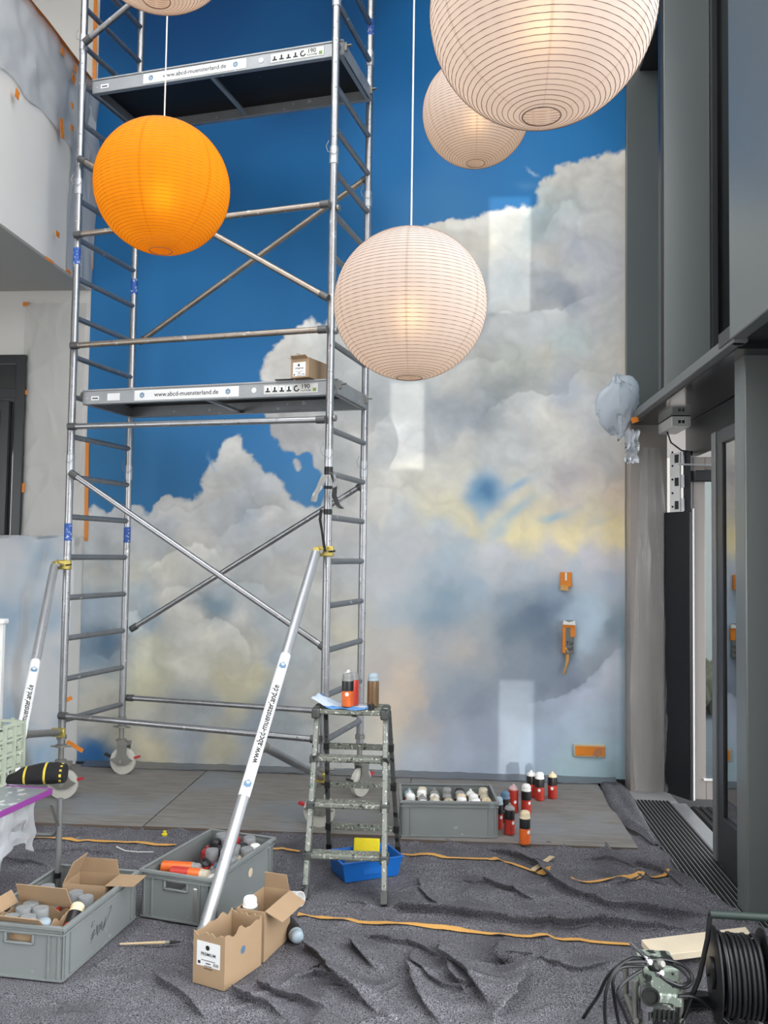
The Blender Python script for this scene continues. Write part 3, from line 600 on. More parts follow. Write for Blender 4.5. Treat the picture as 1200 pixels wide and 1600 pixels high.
# ------------------------------------------------------------------ floor coverings
# fleece: parametrised grid whose right edge follows the mat, with folds as real relief
FELT_R = [(1.0, 1.58), (4.0, 1.58), (4.3, 1.49), (4.6, 1.39), (5.0, 1.30), (5.35, 1.24), (5.62, 1.18)]
def felt_right(y):
    for (a, xa), (b, xb) in zip(FELT_R, FELT_R[1:]):
        if y <= b: return xa+(xb-xa)*max(0, (y-a)/(b-a))
    return FELT_R[-1][1]
FOLDS = [ # (pixel polyline, height, width, steepness on the near side)
 ([(735, 1326), (800, 1340), (850, 1358), (872, 1382), (905, 1408), (960, 1424), (1060, 1434), (1135, 1441)], .045, .055),
 ([(470, 1411), (600, 1421), (700, 1431), (795, 1443), (870, 1448), (935, 1445), (1010, 1454), (1090, 1460)], .04, .05),
 ([(655, 1375), (668, 1400), (690, 1425)], .02, .03), ([(690, 1380), (760, 1384), (810, 1396), (850, 1415)], .022, .035),
 ([(455, 1466), (490, 1490), (530, 1520), (565, 1558), (600, 1598)], .04, .05), ([(545, 1476), (575, 1500), (592, 1524)], .03, .035), ([(700, 1500), (735, 1522), (756, 1545), (765, 1598)], .035, .04), ([(640, 1508), (665, 1550), (692, 1605)], .03, .04), ([(360, 1550), (400, 1565), (450, 1600)], .035, .04), ([(440, 1545), (490, 1520), (520, 1530), (600, 1560)], .025, .04),
 ([(400, 1540), (440, 1560), (520, 1590)], .03, .04), ([(790, 1470), (800, 1520), (792, 1570), (770, 1610)], .035, .035), ([(700, 1480), (720, 1530), (735, 1560)], .025, .035), ([(640, 1490), (660, 1520), (700, 1545), (760, 1550)], .02, .03),
 ([(560, 1470), (640, 1478), (700, 1500)], .018, .03), ([(830, 1500), (900, 1520), (960, 1512)], .02, .04), ([(640, 1340), (620, 1370), (560, 1385)], .015, .03), ([(940, 1390), (1000, 1378), (1060, 1400)], .015, .03),
 ([(20, 1330), (120, 1336), (200, 1345)], .015, .04), ([(0, 1345), (90, 1358)], .02, .04), ([(230, 1520), (300, 1570), (330, 1600)], .02, .05), ([(980, 1352), (1040, 1368), (1080, 1395)], .025, .04), ([(905, 1345), (960, 1350), (1010, 1366)], .015, .03)]
folds_w = [(np.array([list(fl(*q))[:2] for q in pts]), h, w) for pts, h, w in FOLDS]
FNU, FNV = 600, 400
vy = np.linspace(2.6, 5.62, FNV); uu = np.linspace(0, 1, FNU)
XX = np.zeros((FNU, FNV)); YY = np.repeat(vy[None], FNU, 0)
rx = np.array([felt_right(y) for y in vy]); XX = -3.3+(rx[None]+3.3)*uu[:, None]
XX += (np.array(fbm(YY*5, YY*0, 3, 5))-.5)*.10*(uu[:, None]**8)
_wx, _wy = fbm(XX*1.3, YY*1.3, 3, 31)-.5, fbm(XX*1.3, YY*1.3, 3, 37)-.5
def _ridge(sx, sy, sd, p): return np.clip(1-np.abs(fbm(XX*sx+_wx*3, YY*sy+_wy*3, 2, sd)-.5)*7, 0, 1)**p
ZZ = .006+.010*fbm(XX*3.1, YY*3.1, 4, 3)+.030*_ridge(1.1, 2.6, 8, 2)*np.clip(fbm(XX*2, YY*2, 2, 61)-.25, 0, 1)+.028*_ridge(2.2, 1.6, 18, 2)*np.clip(fbm(XX*2, YY*2, 2, 67)-.25, 0, 1)+.012*_ridge(3.5, 3.8, 28, 1.5)
warp = (fbm(XX*5, YY*5, 3, 12)-.5)*.05
hmod = .55+.9*fbm(XX*4, YY*4, 2, 77)
SHX = np.zeros(XX.shape); SHY = np.zeros(XX.shape)
for P, h, w in folds_w:
    FXn = np.zeros(XX.shape); FYn = np.zeros(XX.shape); best = np.full(XX.shape, 9.0); sgn = np.zeros(XX.shape); tt = np.zeros(XX.shape); n = len(P)-1
    for i in range(n):
        a, b = P[i], P[i+1]; d = b-a; L2 = (d*d).sum()
        t = np.clip(((XX-a[0])*d[0]+(YY-a[1])*d[1])/L2, 0, 1); qx, qy = XX-a[0]-t*d[0], YY-a[1]-t*d[1]; ds = np.hypot(qx, qy)
        m = ds < best; best = np.where(m, ds, best); nx_, ny_ = d[1]/math.sqrt(L2), -d[0]/math.sqrt(L2)
        if ny_ > 0 or (abs(ny_) < .25 and nx_ > 0): nx_, ny_ = -nx_, -ny_
        sgn = np.where(m, -np.sign(qx*nx_+qy*ny_), sgn); FXn = np.where(m, nx_, FXn); FYn = np.where(m, ny_, FYn); tt = np.where(m, (i+t)/n, tt)
    dd = best*sgn+warp
    prof = np.where(dd < 0, np.exp(-(np.abs(dd)/(w*.24))**1.6), np.exp(-(np.abs(dd)/(w*.9))**1.2))
    cf = hmod*1.6*h*prof*np.clip(np.sin(np.pi*np.clip(tt, .03, .97))*1.6, 0, 1); ZZ += cf; SHX += 1.15*cf*FXn; SHY += 1.15*cf*FYn
XB, YB = XX.copy(), YY.copy()
def flatten(x, y, r, zmax=.016, soft=.07):        # the fleece lies pressed flat under things that stand on it
    global ZZ, SHX, SHY
    wgt = np.clip(1-(np.hypot(XB-x, YB-y)-r)/soft, 0, 1); wgt = wgt*wgt*(3-2*wgt)
    ZZ = ZZ*(1-wgt)+np.minimum(ZZ, zmax)*wgt; SHX = SHX*(1-wgt); SHY = SHY*(1-wgt)
for x_, y_, r_ in [(-1.71, 3.55, .22), (-1.68, 3.79, .24), (-1.65, 4.02, .22), (-1.25, 4.13, .2), (-1.18, 4.37, .24), (-1.10, 4.6, .2), (-.93, 3.62, .13), (-.9, 3.75, .11), (-.8, 3.86, .13), (-.78, 3.95, .1), (-.5, 4.8, .2), (-.4, 4.84, .17), (-.62, 4.75, .12), (-.72, 4.45, .05), (-.32, 4.42, .05), (-.30, 5.22, .04), (-.7, 5.23, .04), (-1.12, 3.9, .06), (-.68, 4.0, .10), (-.70, 4.4, .06)]: flatten(x_, y_, r_)
XX = XX+SHX; YY = YY+SHY
fm = MB(); 
me = bpy.data.meshes.new('fleece')
me.vertices.add(FNU*FNV); me.vertices.foreach_set('co', np.stack([XX, YY, ZZ], -1).reshape(-1).astype(np.float32))
i, j = np.meshgrid(np.arange(FNU-1), np.arange(FNV-1), indexing='ij'); a = (i*FNV+j).reshape(-1); q = np.stack([a, a+FNV, a+FNV+1, a+1], 1).astype(np.int32)
me.loops.add(q.size); me.loops.foreach_set('vertex_index', q.reshape(-1)); me.polygons.add(len(q)); me.polygons.foreach_set('loop_start', np.arange(0, q.size, 4, dtype=np.int32)); me.update(calc_edges=True)
me.polygons.foreach_set('use_smooth', [True]*len(me.polygons)); me.materials.append(M['felt'])
fo = put('painter_fleece', me); tag(fo, 'crumpled grey painter fleece covering the floor', 'fleece')
def felt_z(x, y):
    j = int(np.clip(round((y-2.6)/(5.62-2.6)*(FNV-1)), 0, FNV-1)); xr = XB[-1, j]
    i = int(np.clip(round((x+3.3)/(xr+3.3)*(FNU-1)), 0, FNU-1)); return float(ZZ[i, j])
# strip of fleece folded over beside the door mat
pts_c = [(938, 1232), (950, 1262), (965, 1290), (1000, 1312), (1016, 1328)]; pts_r = [(978, 1232), (993, 1262), (1008, 1292), (1020, 1310), (1034, 1330)]
Gs = []
for k, (l, r_) in enumerate(zip(pts_c, pts_r)):
    a_, b_ = fl(*l), fl(*r_); Gs.append([a_.lerp(b_, t)+Vector((0, 0, .03+.012*math.sin(t*math.pi)+.009*math.sin(k*2.1+t*5)+.008*math.sin(k*5+t*11))) for t in [i/8 for i in range(9)]])
Gf = []
for k in range(len(Gs)-1):
    for s_ in range(5): Gf.append([Gs[k][i].lerp(Gs[k+1][i], s_/5) for i in range(9)])
Gf.append(Gs[-1])
tag(MB().grid(Gf).build('fleece_strip', M['felt'], solid=.008), 'narrow grey fleece strip folded beside the black door mat', 'fleece')

# plywood sheets
def board(x0, x1, y0, y1, label, z=.0, skew=0.0):
    o = MB().box((x0, y0, .012), (x1, y1, .030)).build('plywood_sheet', M['ply'])
    tag(o, label, 'plywood', 'plywood sheets under the mural')
    MB().box((x0+.002, y0-.0015, .0125), (x1-.002, y0, .0295)).build('edge', M['plyedge'], o, world=True)
    return o
board(-3.05, -1.895, 5.40, 6.90, 'grey plywood sheet under the far castor, leftmost by the seam')
board(-1.885, -.30, 5.41, 6.90, 'grey plywood sheet behind the leaning outrigger pole')
o = board(-.295, 1.10, 5.36, 6.84, 'grey plywood sheet with blue overspray under the standing spray cans')
# masking film tucked along the foot of the mural
tk = []
for i in range(120):
    x = -2.9+4.15*i/119; row = []
    for k in range(7):
        t = k/6; row.append((x, 6.925-.12*t-.03*mnoise.noise(Vector((x*3, 0, 7)))*t, .034+.022*(1-t)**2+.014*abs(mnoise.noise(Vector((x*7, t*4, 3))))))
    tk.append(row)
tag(MB().grid(tk).build('film_strip', film_mat('grubby film', (120, 124, 130), .92, .15, .25)), 'crumpled strip of masking film along the foot of the mural', 'film')
struct(MB().box((XL, 6.915, -.01), (XF, 6.929, .045)).build('baseboard_back', M['frame_dark']), 'dark gap strip along the foot of the mural')
# tape lines on the fleece
def felt_tape(pix, w, label, m='tape_tan'):
    pts = [fl(*p) for p in pix]; rows = []
    for i in range(len(pts)-1):
        for s_ in range(8):
            rows.append(pts[i].lerp(pts[i+1], s_/8))
    rows.append(pts[-1]); mb = MB(); G = []
    for i, p in enumerate(rows):
        d = (rows[min(i+1, len(rows)-1)]-rows[max(i-1, 0)]); n = Vector((-d.y, d.x, 0)).normalized()
        ww = w*(.9+.25*mnoise.noise(p*9))
        qs = [p+n*ww*t_ for t_ in (-.5, -.25, 0, .25, .5)]; zz_ = [max(felt_z(q.x, q.y), felt_z(q.x+.008, q.y), felt_z(q.x-.008, q.y), felt_z(q.x, q.y+.008), felt_z(q.x, q.y-.008))+.007 for q in qs]
        G.append([Vector((q.x, q.y, z_)) for q, z_ in zip(qs, zz_)])
    tag(mb.grid(G).build('tape_strip', M[m]), label, 'tape', 'tape on the fleece')
felt_tape([(465, 1438), (560, 1447), (680, 1456), (780, 1466), (880, 1474), (985, 1482)], .03, 'long ochre tape strip running to the pine plank')
felt_tape([(612, 1342), (700, 1345), (760, 1347), (800, 1354), (860, 1376)], .03, 'ochre tape strip from the blue tray past the loose stick')
felt_tape([(892, 1389), (935, 1385), (1000, 1380), (1044, 1375)], .032, 'short ochre tape strip on the fleece near the door mat')
felt_tape([(40, 1315), (150, 1321), (275, 1328)], .03, 'pale ochre tape strip behind the two grey crates', 'tape_tan')
felt_tape([(425, 1335), (445, 1332), (468, 1337)], .03, 'bit of tape between grey crate and step ladder', 'tape_tan')

# door mat with ribs running towards the viewer
dm = thing('door_mat', 'black ribbed entrance mat inside the glass door', 'mat', (1.4, 5.5, 0))
MB().box((1.24, 4.30, -.012), (1.548, 6.50, .004)).build('rubber_base', M['rubber'], dm, world=True)
for k in range(12):
    x = 1.246+k*.0255
    MB().box((x, 4.31, .004), (x+.012, 6.49, .013)).build('rib', M['rubber'] if True else None, dm, world=True)
    MB().box((x+.013, 4.31, .004), (x+.017, 6.49, .0125)).build('metal_rail', M['alu_bright'], dm, world=True)
dm2 = thing('door_mat', 'black ribbed mat outside beyond the aluminium threshold', 'mat', (1.9, 5.5, -.03))
MB().box((1.68, 4.62, -.03), (2.3, 6.44, -.012)).build('rubber_base', M['rubber'], dm2, world=True)
for k in range(12): MB().box((1.69+k*.05, 4.63, -.012), (1.715+k*.05, 6.43, -.004)).build('rib', M['rubber'], dm2, world=True)
struct(MB().box((1.25, 6.50, -.012), (1.60, 6.77, .003)).build('trim_4', M['concrete']), 'pale strip between mat and jamb')

# ------------------------------------------------------------------ scaffold tower
_y = .2888; 
SFL = Vector((-2.1883*math.cos(YAW)-6.1193*math.sin(YAW), -2.1883*math.sin(YAW)+6.1193*math.cos(YAW), 0))
SW, SD, RZ0, RP = 1.9128, .7271, EYE-.0421, .28
sc = thing('scaffold_tower', 'aluminium rolling scaffold tower in front of the mural', 'scaffold', (SFL.x, SFL.y, .03), -(_y-0)+YAW)
# local axes: x along the long side, y towards the wall, z up from the sheet; heights below are above the floor
def L(x, y, z): return Vector((x, y, z-.03))
rz = lambda k: RZ0+k*RP
PR = .0255
corners = {'front_left': (0, 0), 'rear_left': (0, SD), 'front_right': (SW, 0), 'rear_right': (SW, SD)}
def stretch(mb, cx, cy, z0, z1, r): mb.tube(L(cx, cy, z0), L(cx, cy, z1), r, 14)
for (cx, cy) in corners.values():
    for z0, z1 in ((.40, rz(2.25)), (rz(2.25), rz(9.25)), (rz(9.25), rz(13.0)), (rz(13.0), 6.9)):
        mb = MB(); stretch(mb, cx, cy, z0, z1, PR)
        p = mb.build('post', M['alu'], sc)
    for zc in (rz(2.32), rz(9.32), rz(13.05)):
        mb = MB(); stretch(mb, cx, cy, zc-.05, zc+.06, PR+.0035); mb.build('collar', M['alu_bright'], sc)
        mb = MB(); mb.path([L(cx-.03, cy-.02, zc+.1), L(cx-.045, cy-.03, zc+.06), L(cx-.03, cy-.035, zc+.02), L(cx+.02, cy-.035, zc+.0), L(cx+.035, cy-.02, zc+.03)], .0022, 5); mb.build('lock_clip', M['steel'], sc)
    for zs_ in (rz(.62),) + ((rz(7.55),) if cx == 0 else (rz(13.9),)):
        mb = MB(); mb.lathe([(PR+.001, zs_-.06-.03), (PR+.001, zs_+.06-.03)], 14, Matrix.Translation((cx, cy, 0)), False, False)
        if cx == 0 or zs_ > 3: mb.build('sticker', M['blue_sticker'], sc)
for cx in (0, SW):
    for k in range(-4, 18):
        if rz(k) < 6.85: MB().tube(L(cx, PR*.6, rz(k)), L(cx, SD-PR*.6, rz(k)), .0195, 12).build('rung', M['alu_rung'], sc)
def brace(p, q, m='alu', r=.0205, name='brace'):
    p, q = L(*p), L(*q); d = (q-p).normalized(); mb = MB(); mb.tube(p+d*.05, q-d*.05, r, 12); o = mb.build(name, M[m], sc)
    for e, s_ in ((p, 1), (q, -1)):
        MB().tube(e+d*s_*.01, e+d*s_*.07, r+.005, 10).build('hook', M['hook'], o)
    return o
fy = -.045
def zpx(px, py, cx, cy):                  # height on a post line from a photo pixel
    wpt = root_matrix(sc) @ Vector((cx, cy, 0)); r_ = ray(px, py); t = math.hypot(wpt.x, wpt.y)/math.hypot(r_.x, r_.y); return EYE+r_.z*t
for (ya, xa, yb, xb), m in (((543, 119, 517, 514), 'alu_warm'), ((668, 112, 657, 512), 'alu'), ((371, 122, 322, 517), 'alu_warm'), ((1116, 95, 1154, 508), 'alu')):
    brace((0, fy, zpx(xa, ya, 0, 0)), (SW, fy, zpx(xb, yb, SW, 0)), m, name='guard_rail')
brace((0, SD+.04, zpx(192, 1091, 0, SD)), (SW, SD+.04, zpx(562, 1117, SW, SD)), 'alu', name='guard_rail')
brace((.03, fy, rz(2.1)), (SW+.02, fy+.05, rz(-2.0)), 'alu', name='diagonal_brace')
brace((.02, SD+.045, rz(-2)), (SW, SD+.045, rz(2)), 'alu', name='diagonal_brace')
brace((.02, SD+.045, rz(6)), (SW, SD+.045, rz(10.05)), 'alu_warm', name='diagonal_brace')
brace((.02, fy, rz(10)), (SW, fy, rz(5.95)), 'alu_warm', name='diagonal_brace')
brace((.03, fy, rz(12.95)), (SW, fy, rz(17)), 'alu', name='diagonal_brace')
# knobs where rails lock behind the right posts
for k, yy in ((5.25, 0), (3.25, 0), (8.1, 0)):
    MB().lathe([(.006, 0), (.022, .004), (.022, .018), (.008, .024)], 10, TR(L(SW+PR, 0, rz(k)), y=R(90))).build('knob', M['steel'], sc)
# castors
def castor(cx, cy, turn):
    T = TR((cx, cy, 0), z=turn)
    c = put('castor', MB().lathe([(.019, .25), (.019, .44)], 12).mesh('stem', M['steel']), sc, T)
    MB().lathe([(.019, .345), (.04, .35), (.04, .365), (.02, .37)], 12).tube((-.07, 0, .355), (.07, 0, .355), .007, 6).build('spindle_nut', M['steel'], c)
    MB().lathe([(.019, .40), (.034, .402), (.034, .43), (.02, .44)], 12).build('spindle_nut', M['steel'], c)
    prof = [(.03, -.02), (.078, -.02), (.1, -.016), (.1, .016), (.078, .02), (.03, .02)]
    MB().lathe(prof, 28, TR((.02, 0, .1), x=R(90))).build('wheel', M['wheel'], c, angle=30)
    fk = MB()
    for s_ in (-1, 1):
        fk.prism([(-.098, .112), (-.05, .128), (-.032, .16), (-.035, .225), (.045, .225), (.04, .16), (.06, .13), (.098, .112), (.03, .072), (-.03, .07)], .005, TR((.02, s_*.03+(.0025 if s_ > 0 else -.0025), 0), x=R(90)))
    fk.box((-.02, -.032, .222), (.07, .032, .25)); fk.lathe([(.04, .25), (.04, .262), (.02, .27)], 14)
    fk.build('fork', M['steel'], c, angle=30)
    MB().lathe([(.014, -.045), (.014, .045)], 10, TR((.02, 0, .1), x=R(90))).build('axle', M['can_steel'], c)
    MB().bar((.1, 0, .125), (.155, 0, .14), .03, .016).build('brake_pedal', M['red'], c)
    MB().bar((-.085, 0, .125), (-.13, 0, .145), .03, .014).build('brake_pedal', M['pump_dark'], c)
castor(0, SD, R(5)); castor(SW, SD, R(70)); castor(SW, 0, R(185)); castor(0, 0, R(20))
# outrigger stabilisers
def outrigger(top_k_pt, foot_w, strut_w, post_xy, strut_post_z, letters_t, clampz):
    T = root_matrix(sc).inverted()
    p = top_k_pt; q = T @ foot_w; d = (q-p).normalized()
    o = MB().tube(p, q, .029, 16).build('outrigger', M['alu_bright'], sc)
    MB().lathe([(.03, 0), (.034, .004), (.034, .07), (.03, .075)], 14, Matrix.Translation(q) @ (-d).to_track_quat('Z', 'Y').to_matrix().to_4x4()).build('foot', M['alu_bright'], o)
    MB().box((-.055, -.05, -.03), (.055, -.02, .035), Matrix.Translation(L(post_xy[0], post_xy[1], clampz))).tube(L(post_xy[0]-.05, post_xy[1]-.05, clampz), L(post_xy[0]-.055, post_xy[1]-.07, clampz), .03, 10).build('clamp', M['zinc_yellow'], o, bevel=.006)
    MB().lathe([(.012, 0), (.012, .03)], 8, TR(L(post_xy[0]-.01, post_xy[1]-.05, clampz), x=R(90))).build('bolt', M['steel'], o)
    MB().tube(L(post_xy[0]+.03, post_xy[1]-.055, clampz), L(post_xy[0]+.075, post_xy[1]-.06, clampz+.005), .006, 6).build('clamp_wedge', M['ink'], o)
    s0 = T @ strut_w; s1 = L(post_xy[0], post_xy[1]-.03, strut_post_z)
    MB().tube(s0, s1, .0225, 12).build('strut', M['alu'], o)
    MB().box((-.05, -.05, -.03), (.05, -.02, .03), Matrix.Translation(L(post_xy[0], post_xy[1], strut_post_z))).build('clamp', M['zinc_yellow'], o, bevel=.006)
    MB().tube(s0+(s1-s0).normalized()*.022, s0+(s1-s0).normalized()*.075, .03, 12).build('strut_bracket', M['steel'], o)
    # white wrap with the lettering
    camloc = T @ EYEP; L_ = (q-p).length
    c0 = p+d*(letters_t[0]*L_); c1 = p+d*(letters_t[1]*L_); n = (camloc-c0); n = (n-d*n.dot(d)).normalized(); ax = -d; side = ax.cross(n).normalized()
    rr = .0298
    def onto(t, h): a = h/rr; return c1+ax*t+(n*math.cos(a)-side*math.sin(a))*rr
    mb = MB(); nA, nT = 12, 2; ln = (c1-c0).length
    mb.grid([[onto(ln*i/nT, -.042+.084*j/nA)-(n*0) for j in range(nA+1)] for i in range(nT+1)]); mb.build('sticker', M['sticker'], o)
    rr = .0332
    text('www.abcd-muensterland.de', .05, M['ink'], o, lambda x, y: onto(ln*.20+x*ln*.60/.62, y-.015))
    for t0 in (.06, ln-.09):
        mb = MB(); hx = [onto(t0+.022*math.cos(a_*math.pi/3), .022*math.sin(a_*math.pi/3)) for a_ in range(6)]; mb.add(hx, [(0, 1, 2, 3, 4, 5)]); mb.build('emblem', M['sticker_blue'], o, smooth=False)
    return o
zc1 = zpx(512, 862, SW, 0); zc2 = zpx(103, 883, 0, 0)
T_ = root_matrix(sc)
tA, fA = T_ @ L(SW-.05, -.07, zc1-.01), fl(312, 1478, .03)
def on_line(a, b, py):                    # point of a-b seen at photo row py
    lo, hi = 0.0, 1.0
    for _ in range(40):
        m_ = (lo+hi)/2; y_ = project(np.array(a.lerp(b, m_)))[1]
        if y_ < py: lo = m_
        else: hi = m_
    return a.lerp(b, lo), lo
pA, tt0 = on_line(tA, fA, 1163); _, t1 = on_line(tA, fA, 1024); _, t2 = on_line(tA, fA, 1246)
outrigger(L(SW-.05, -.07, zc1-.01), fA, pA, (SW, 0), zpx(505, 1213, SW, 0), (t1, t2), zc1)
tB = T_ @ L(-.05, -.07, zc2-.01); rB = ray(8, 1290)
# left outrigger runs out towards the viewer, its foot under the camp table
fB = fl(-22, 1425, .03)
pB, _ = on_line(tB, fB, 1148); _, t1 = on_line(tB, fB, 1034); _, t2 = on_line(tB, fB, 1215)
outrigger(L(-.05, -.07, zc2-.01), fB, pB, (0, 0), zpx(96, 1143, 0, 0), (t1, t2), zc2)
# black foil wound round the front right post
rg = thing('foil_scrap', 'torn black and silver foil wrapped round the scaffold post by the lantern', 'foil', T_ @ L(SW, 0, zpx(512, 790, SW, 0)))
for py, h in ((736, .05), (762, .02), (800, .035)):
    z_ = zpx(512, py, SW, 0); mb = MB(); w_ = T_ @ L(SW, 0, z_)
    mb.lathe([(.0275, -h/2), (.0285, 0), (.0275, h/2)], 14, Matrix.Translation(w_), False, False); mb.build('tape_band', M['black'], rg, world=True)
def ribbon(pix, w, parent, m, depth, name, seed=0):
    mb = MB(); G = []
    for i, (px, py) in enumerate(pix):
        c = atd(px, py, depth); a_ = mnoise.noise(Vector((i*1.7, seed, 0)))*2
        G.append([c+Vector((math.cos(a_)*w*s_, math.sin(a_)*w*s_, w*.15*s_*s_)) for s_ in (-1, -.5, 0, .5, 1)])
    return mb.grid(G).build(name, m, parent, world=True)
dep = (T_ @ L(SW, 0, 1.9)-EYEP).dot(FWD)-.06
ribbon([(516, 738), (524, 745), (528, 760), (530, 775), (536, 788), (530, 795)], .03, rg, M['film_clear'], dep, 'foil_flap', 1)
ribbon([(520, 742), (524, 758), (522, 775), (528, 790), (534, 795)], .016, rg, M['pane_dark'], dep-.02, 'foil_flap', 4)
ribbon([(508, 742), (502, 755), (498, 765), (493, 772), (490, 784)], .02, rg, M['chrome'], dep-.01, 'foil_flap', 7)
ribbon([(502, 796), (500, 812), (503, 830), (506, 850), (508, 862)], .009, rg, M['black'], dep-.02, 'foil_tail', 9)

# platforms hooked onto the rungs
def platform(k, label, trap):
    pf = thing('scaffold_platform', label, 'platform', T=root_matrix(sc) @ Matrix.Translation(L(0, 0, rz(k))))
    y0, y1, t_, b_ = .055, SD-.055, .055, -.05
    x0, x1 = .045, SW-.02
    for yy, s_ in ((y0, 1), (y1, -1)):
        mb = MB(); mb.box((x0, min(yy, yy+s_*.004), b_), (x1+.05, max(yy, yy+s_*.004), t_)); mb.box((x0, min(yy, yy+s_*.035), b_), (x1+.05, max(yy, yy+s_*.035), b_+.006)); mb.box((x0, min(yy-s_*.006, yy+s_*.02), t_-.012), (x1+.05, max(yy-s_*.006, yy+s_*.02), t_))
        mb.build('side_beam', M['alu_beam'], pf, bevel=.002)
    for xx in (x0, x1+.045): MB().box((xx, y0, b_+.002), (xx+.006, y1, t_-.004)).box((min(xx, xx+.03*(1 if xx < 1 else -1)), y0, b_+.002), (max(xx+.006, xx+.03*(1 if xx < 1 else -1)), y1, b_+.008)).build('end_beam', M['alu_beam'], pf)
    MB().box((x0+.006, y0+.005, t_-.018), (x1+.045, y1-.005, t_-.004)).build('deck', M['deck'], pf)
    MB().bar((x0+(x1-x0)*.50, y0+.005, b_+.02), (x0+(x1-x0)*.50, y1-.005, b_+.02), .03, .018).build('cross_bar', M['alu_beam'], pf)
    for xx in (x0-.02, x1+.05):
        for yy in (y0+.03, y1-.03): MB().box((xx-.012, yy-.012, -.01), (xx+.018, yy+.012, .045)).box((xx-.02, yy-.012, .02), (xx+.05, yy+.012, .03)).build('hook', M['steel'], pf, bevel=.003)
    yf = y0-.002
    def fn(x0_, z0_): return lambda x, y: Vector((x0_+x, yf-.0012, z0_+y))
    ax0, ax1 = (.46, 1.25)
    MB().box((ax0, yf-.0006, -.036), (ax1, yf, .034)).build('sticker', M['sticker'], pf)
    text('www.abcd-muensterland.de', .043, M['ink'], pf, fn(ax0+.155, -.013))
    for xx in (ax0+.06, ax1-.08):
        mb = MB(); mb.add([Vector((xx+.02*math.cos(a_*math.pi/3+.52), yf-.0012, .021*math.sin(a_*math.pi/3+.52))) for a_ in range(6)], [(0, 1, 2, 3, 4, 5)]); mb.build('emblem', M['sticker_blue'], pf, smooth=False)
        mb = MB(); mb.add([Vector((xx+.012*math.cos(a_*math.pi/3+.52), yf-.0018, .012*math.sin(a_*math.pi/3+.52)-.002)) for a_ in range(6)], [(0, 1, 2, 3, 4, 5)]); mb.build('emblem', M['dome_sky'], pf, smooth=False)
    MB().box((x0+.07, yf-.0006, -.022), (x0+.135, yf, .008)).build('sticker', M['sticker'], pf)
    MB().box((x0+.08, yf-.0012, -.012), (x0+.125, yf-.0006, -.004)).build('print', M['ink'], pf)
    if trap: MB().box((x0+.2, yf-.0006, -.028), (x0+.30, yf, .022)).build('sticker', M['sticker'], pf)
    bx = 1.43
    MB().lathe([(.018, 0), (.018, .0015)], 14, TR((bx-.07, yf, 0), x=R(90))).build('sticker', M['sticker'], pf)
    MB().box((bx, yf-.0006, -.03), (bx+.38, yf, .03)).build('sticker', mat('pale label', (206, 207, 202), .5), pf)
    for i in range(4):
        mb = MB(); xx = bx+.008+i*.05; mb.box((xx, yf-.0012, -.02), (xx+.042, yf-.0006, .022)); mb.build('print', M['sticker'], pf)
        mb = MB(); mb.box((xx+.004, yf-.0016, -.018), (xx+.038, yf-.001, -.008)); mb.box((xx+.014, yf-.0016, -.008), (xx+.026, yf-.001, .012+(i % 2)*.004)); mb.build('print', M['ink'], pf)
    mb = MB(); cx_ = bx+.232; ring = []
    for a_ in range(15):
        an = R(70+a_*20); ring.append([Vector((cx_+math.cos(an)*rr, yf-.0012, math.sin(an)*rr)) for rr in (.012, .021)])
    mb.grid(ring); mb.build('print', M['ink'], pf, smooth=False)
    text('190', .042, M['ink'], pf, fn(bx+.262, -.002)); text('PLATFORM', .014, M['ink'], pf, fn(bx+.262, -.02))
    MB().box((bx+.345, yf-.0012, -.022), (bx+.368, yf-.0006, 0)).build('print', M['green_print'], pf)
    return pf
platform(4, 'lower scaffold platform with white lettered strip, carrying a cardboard box', True)
platform(12, 'upper scaffold platform with dark underside above the yellow lantern', False)

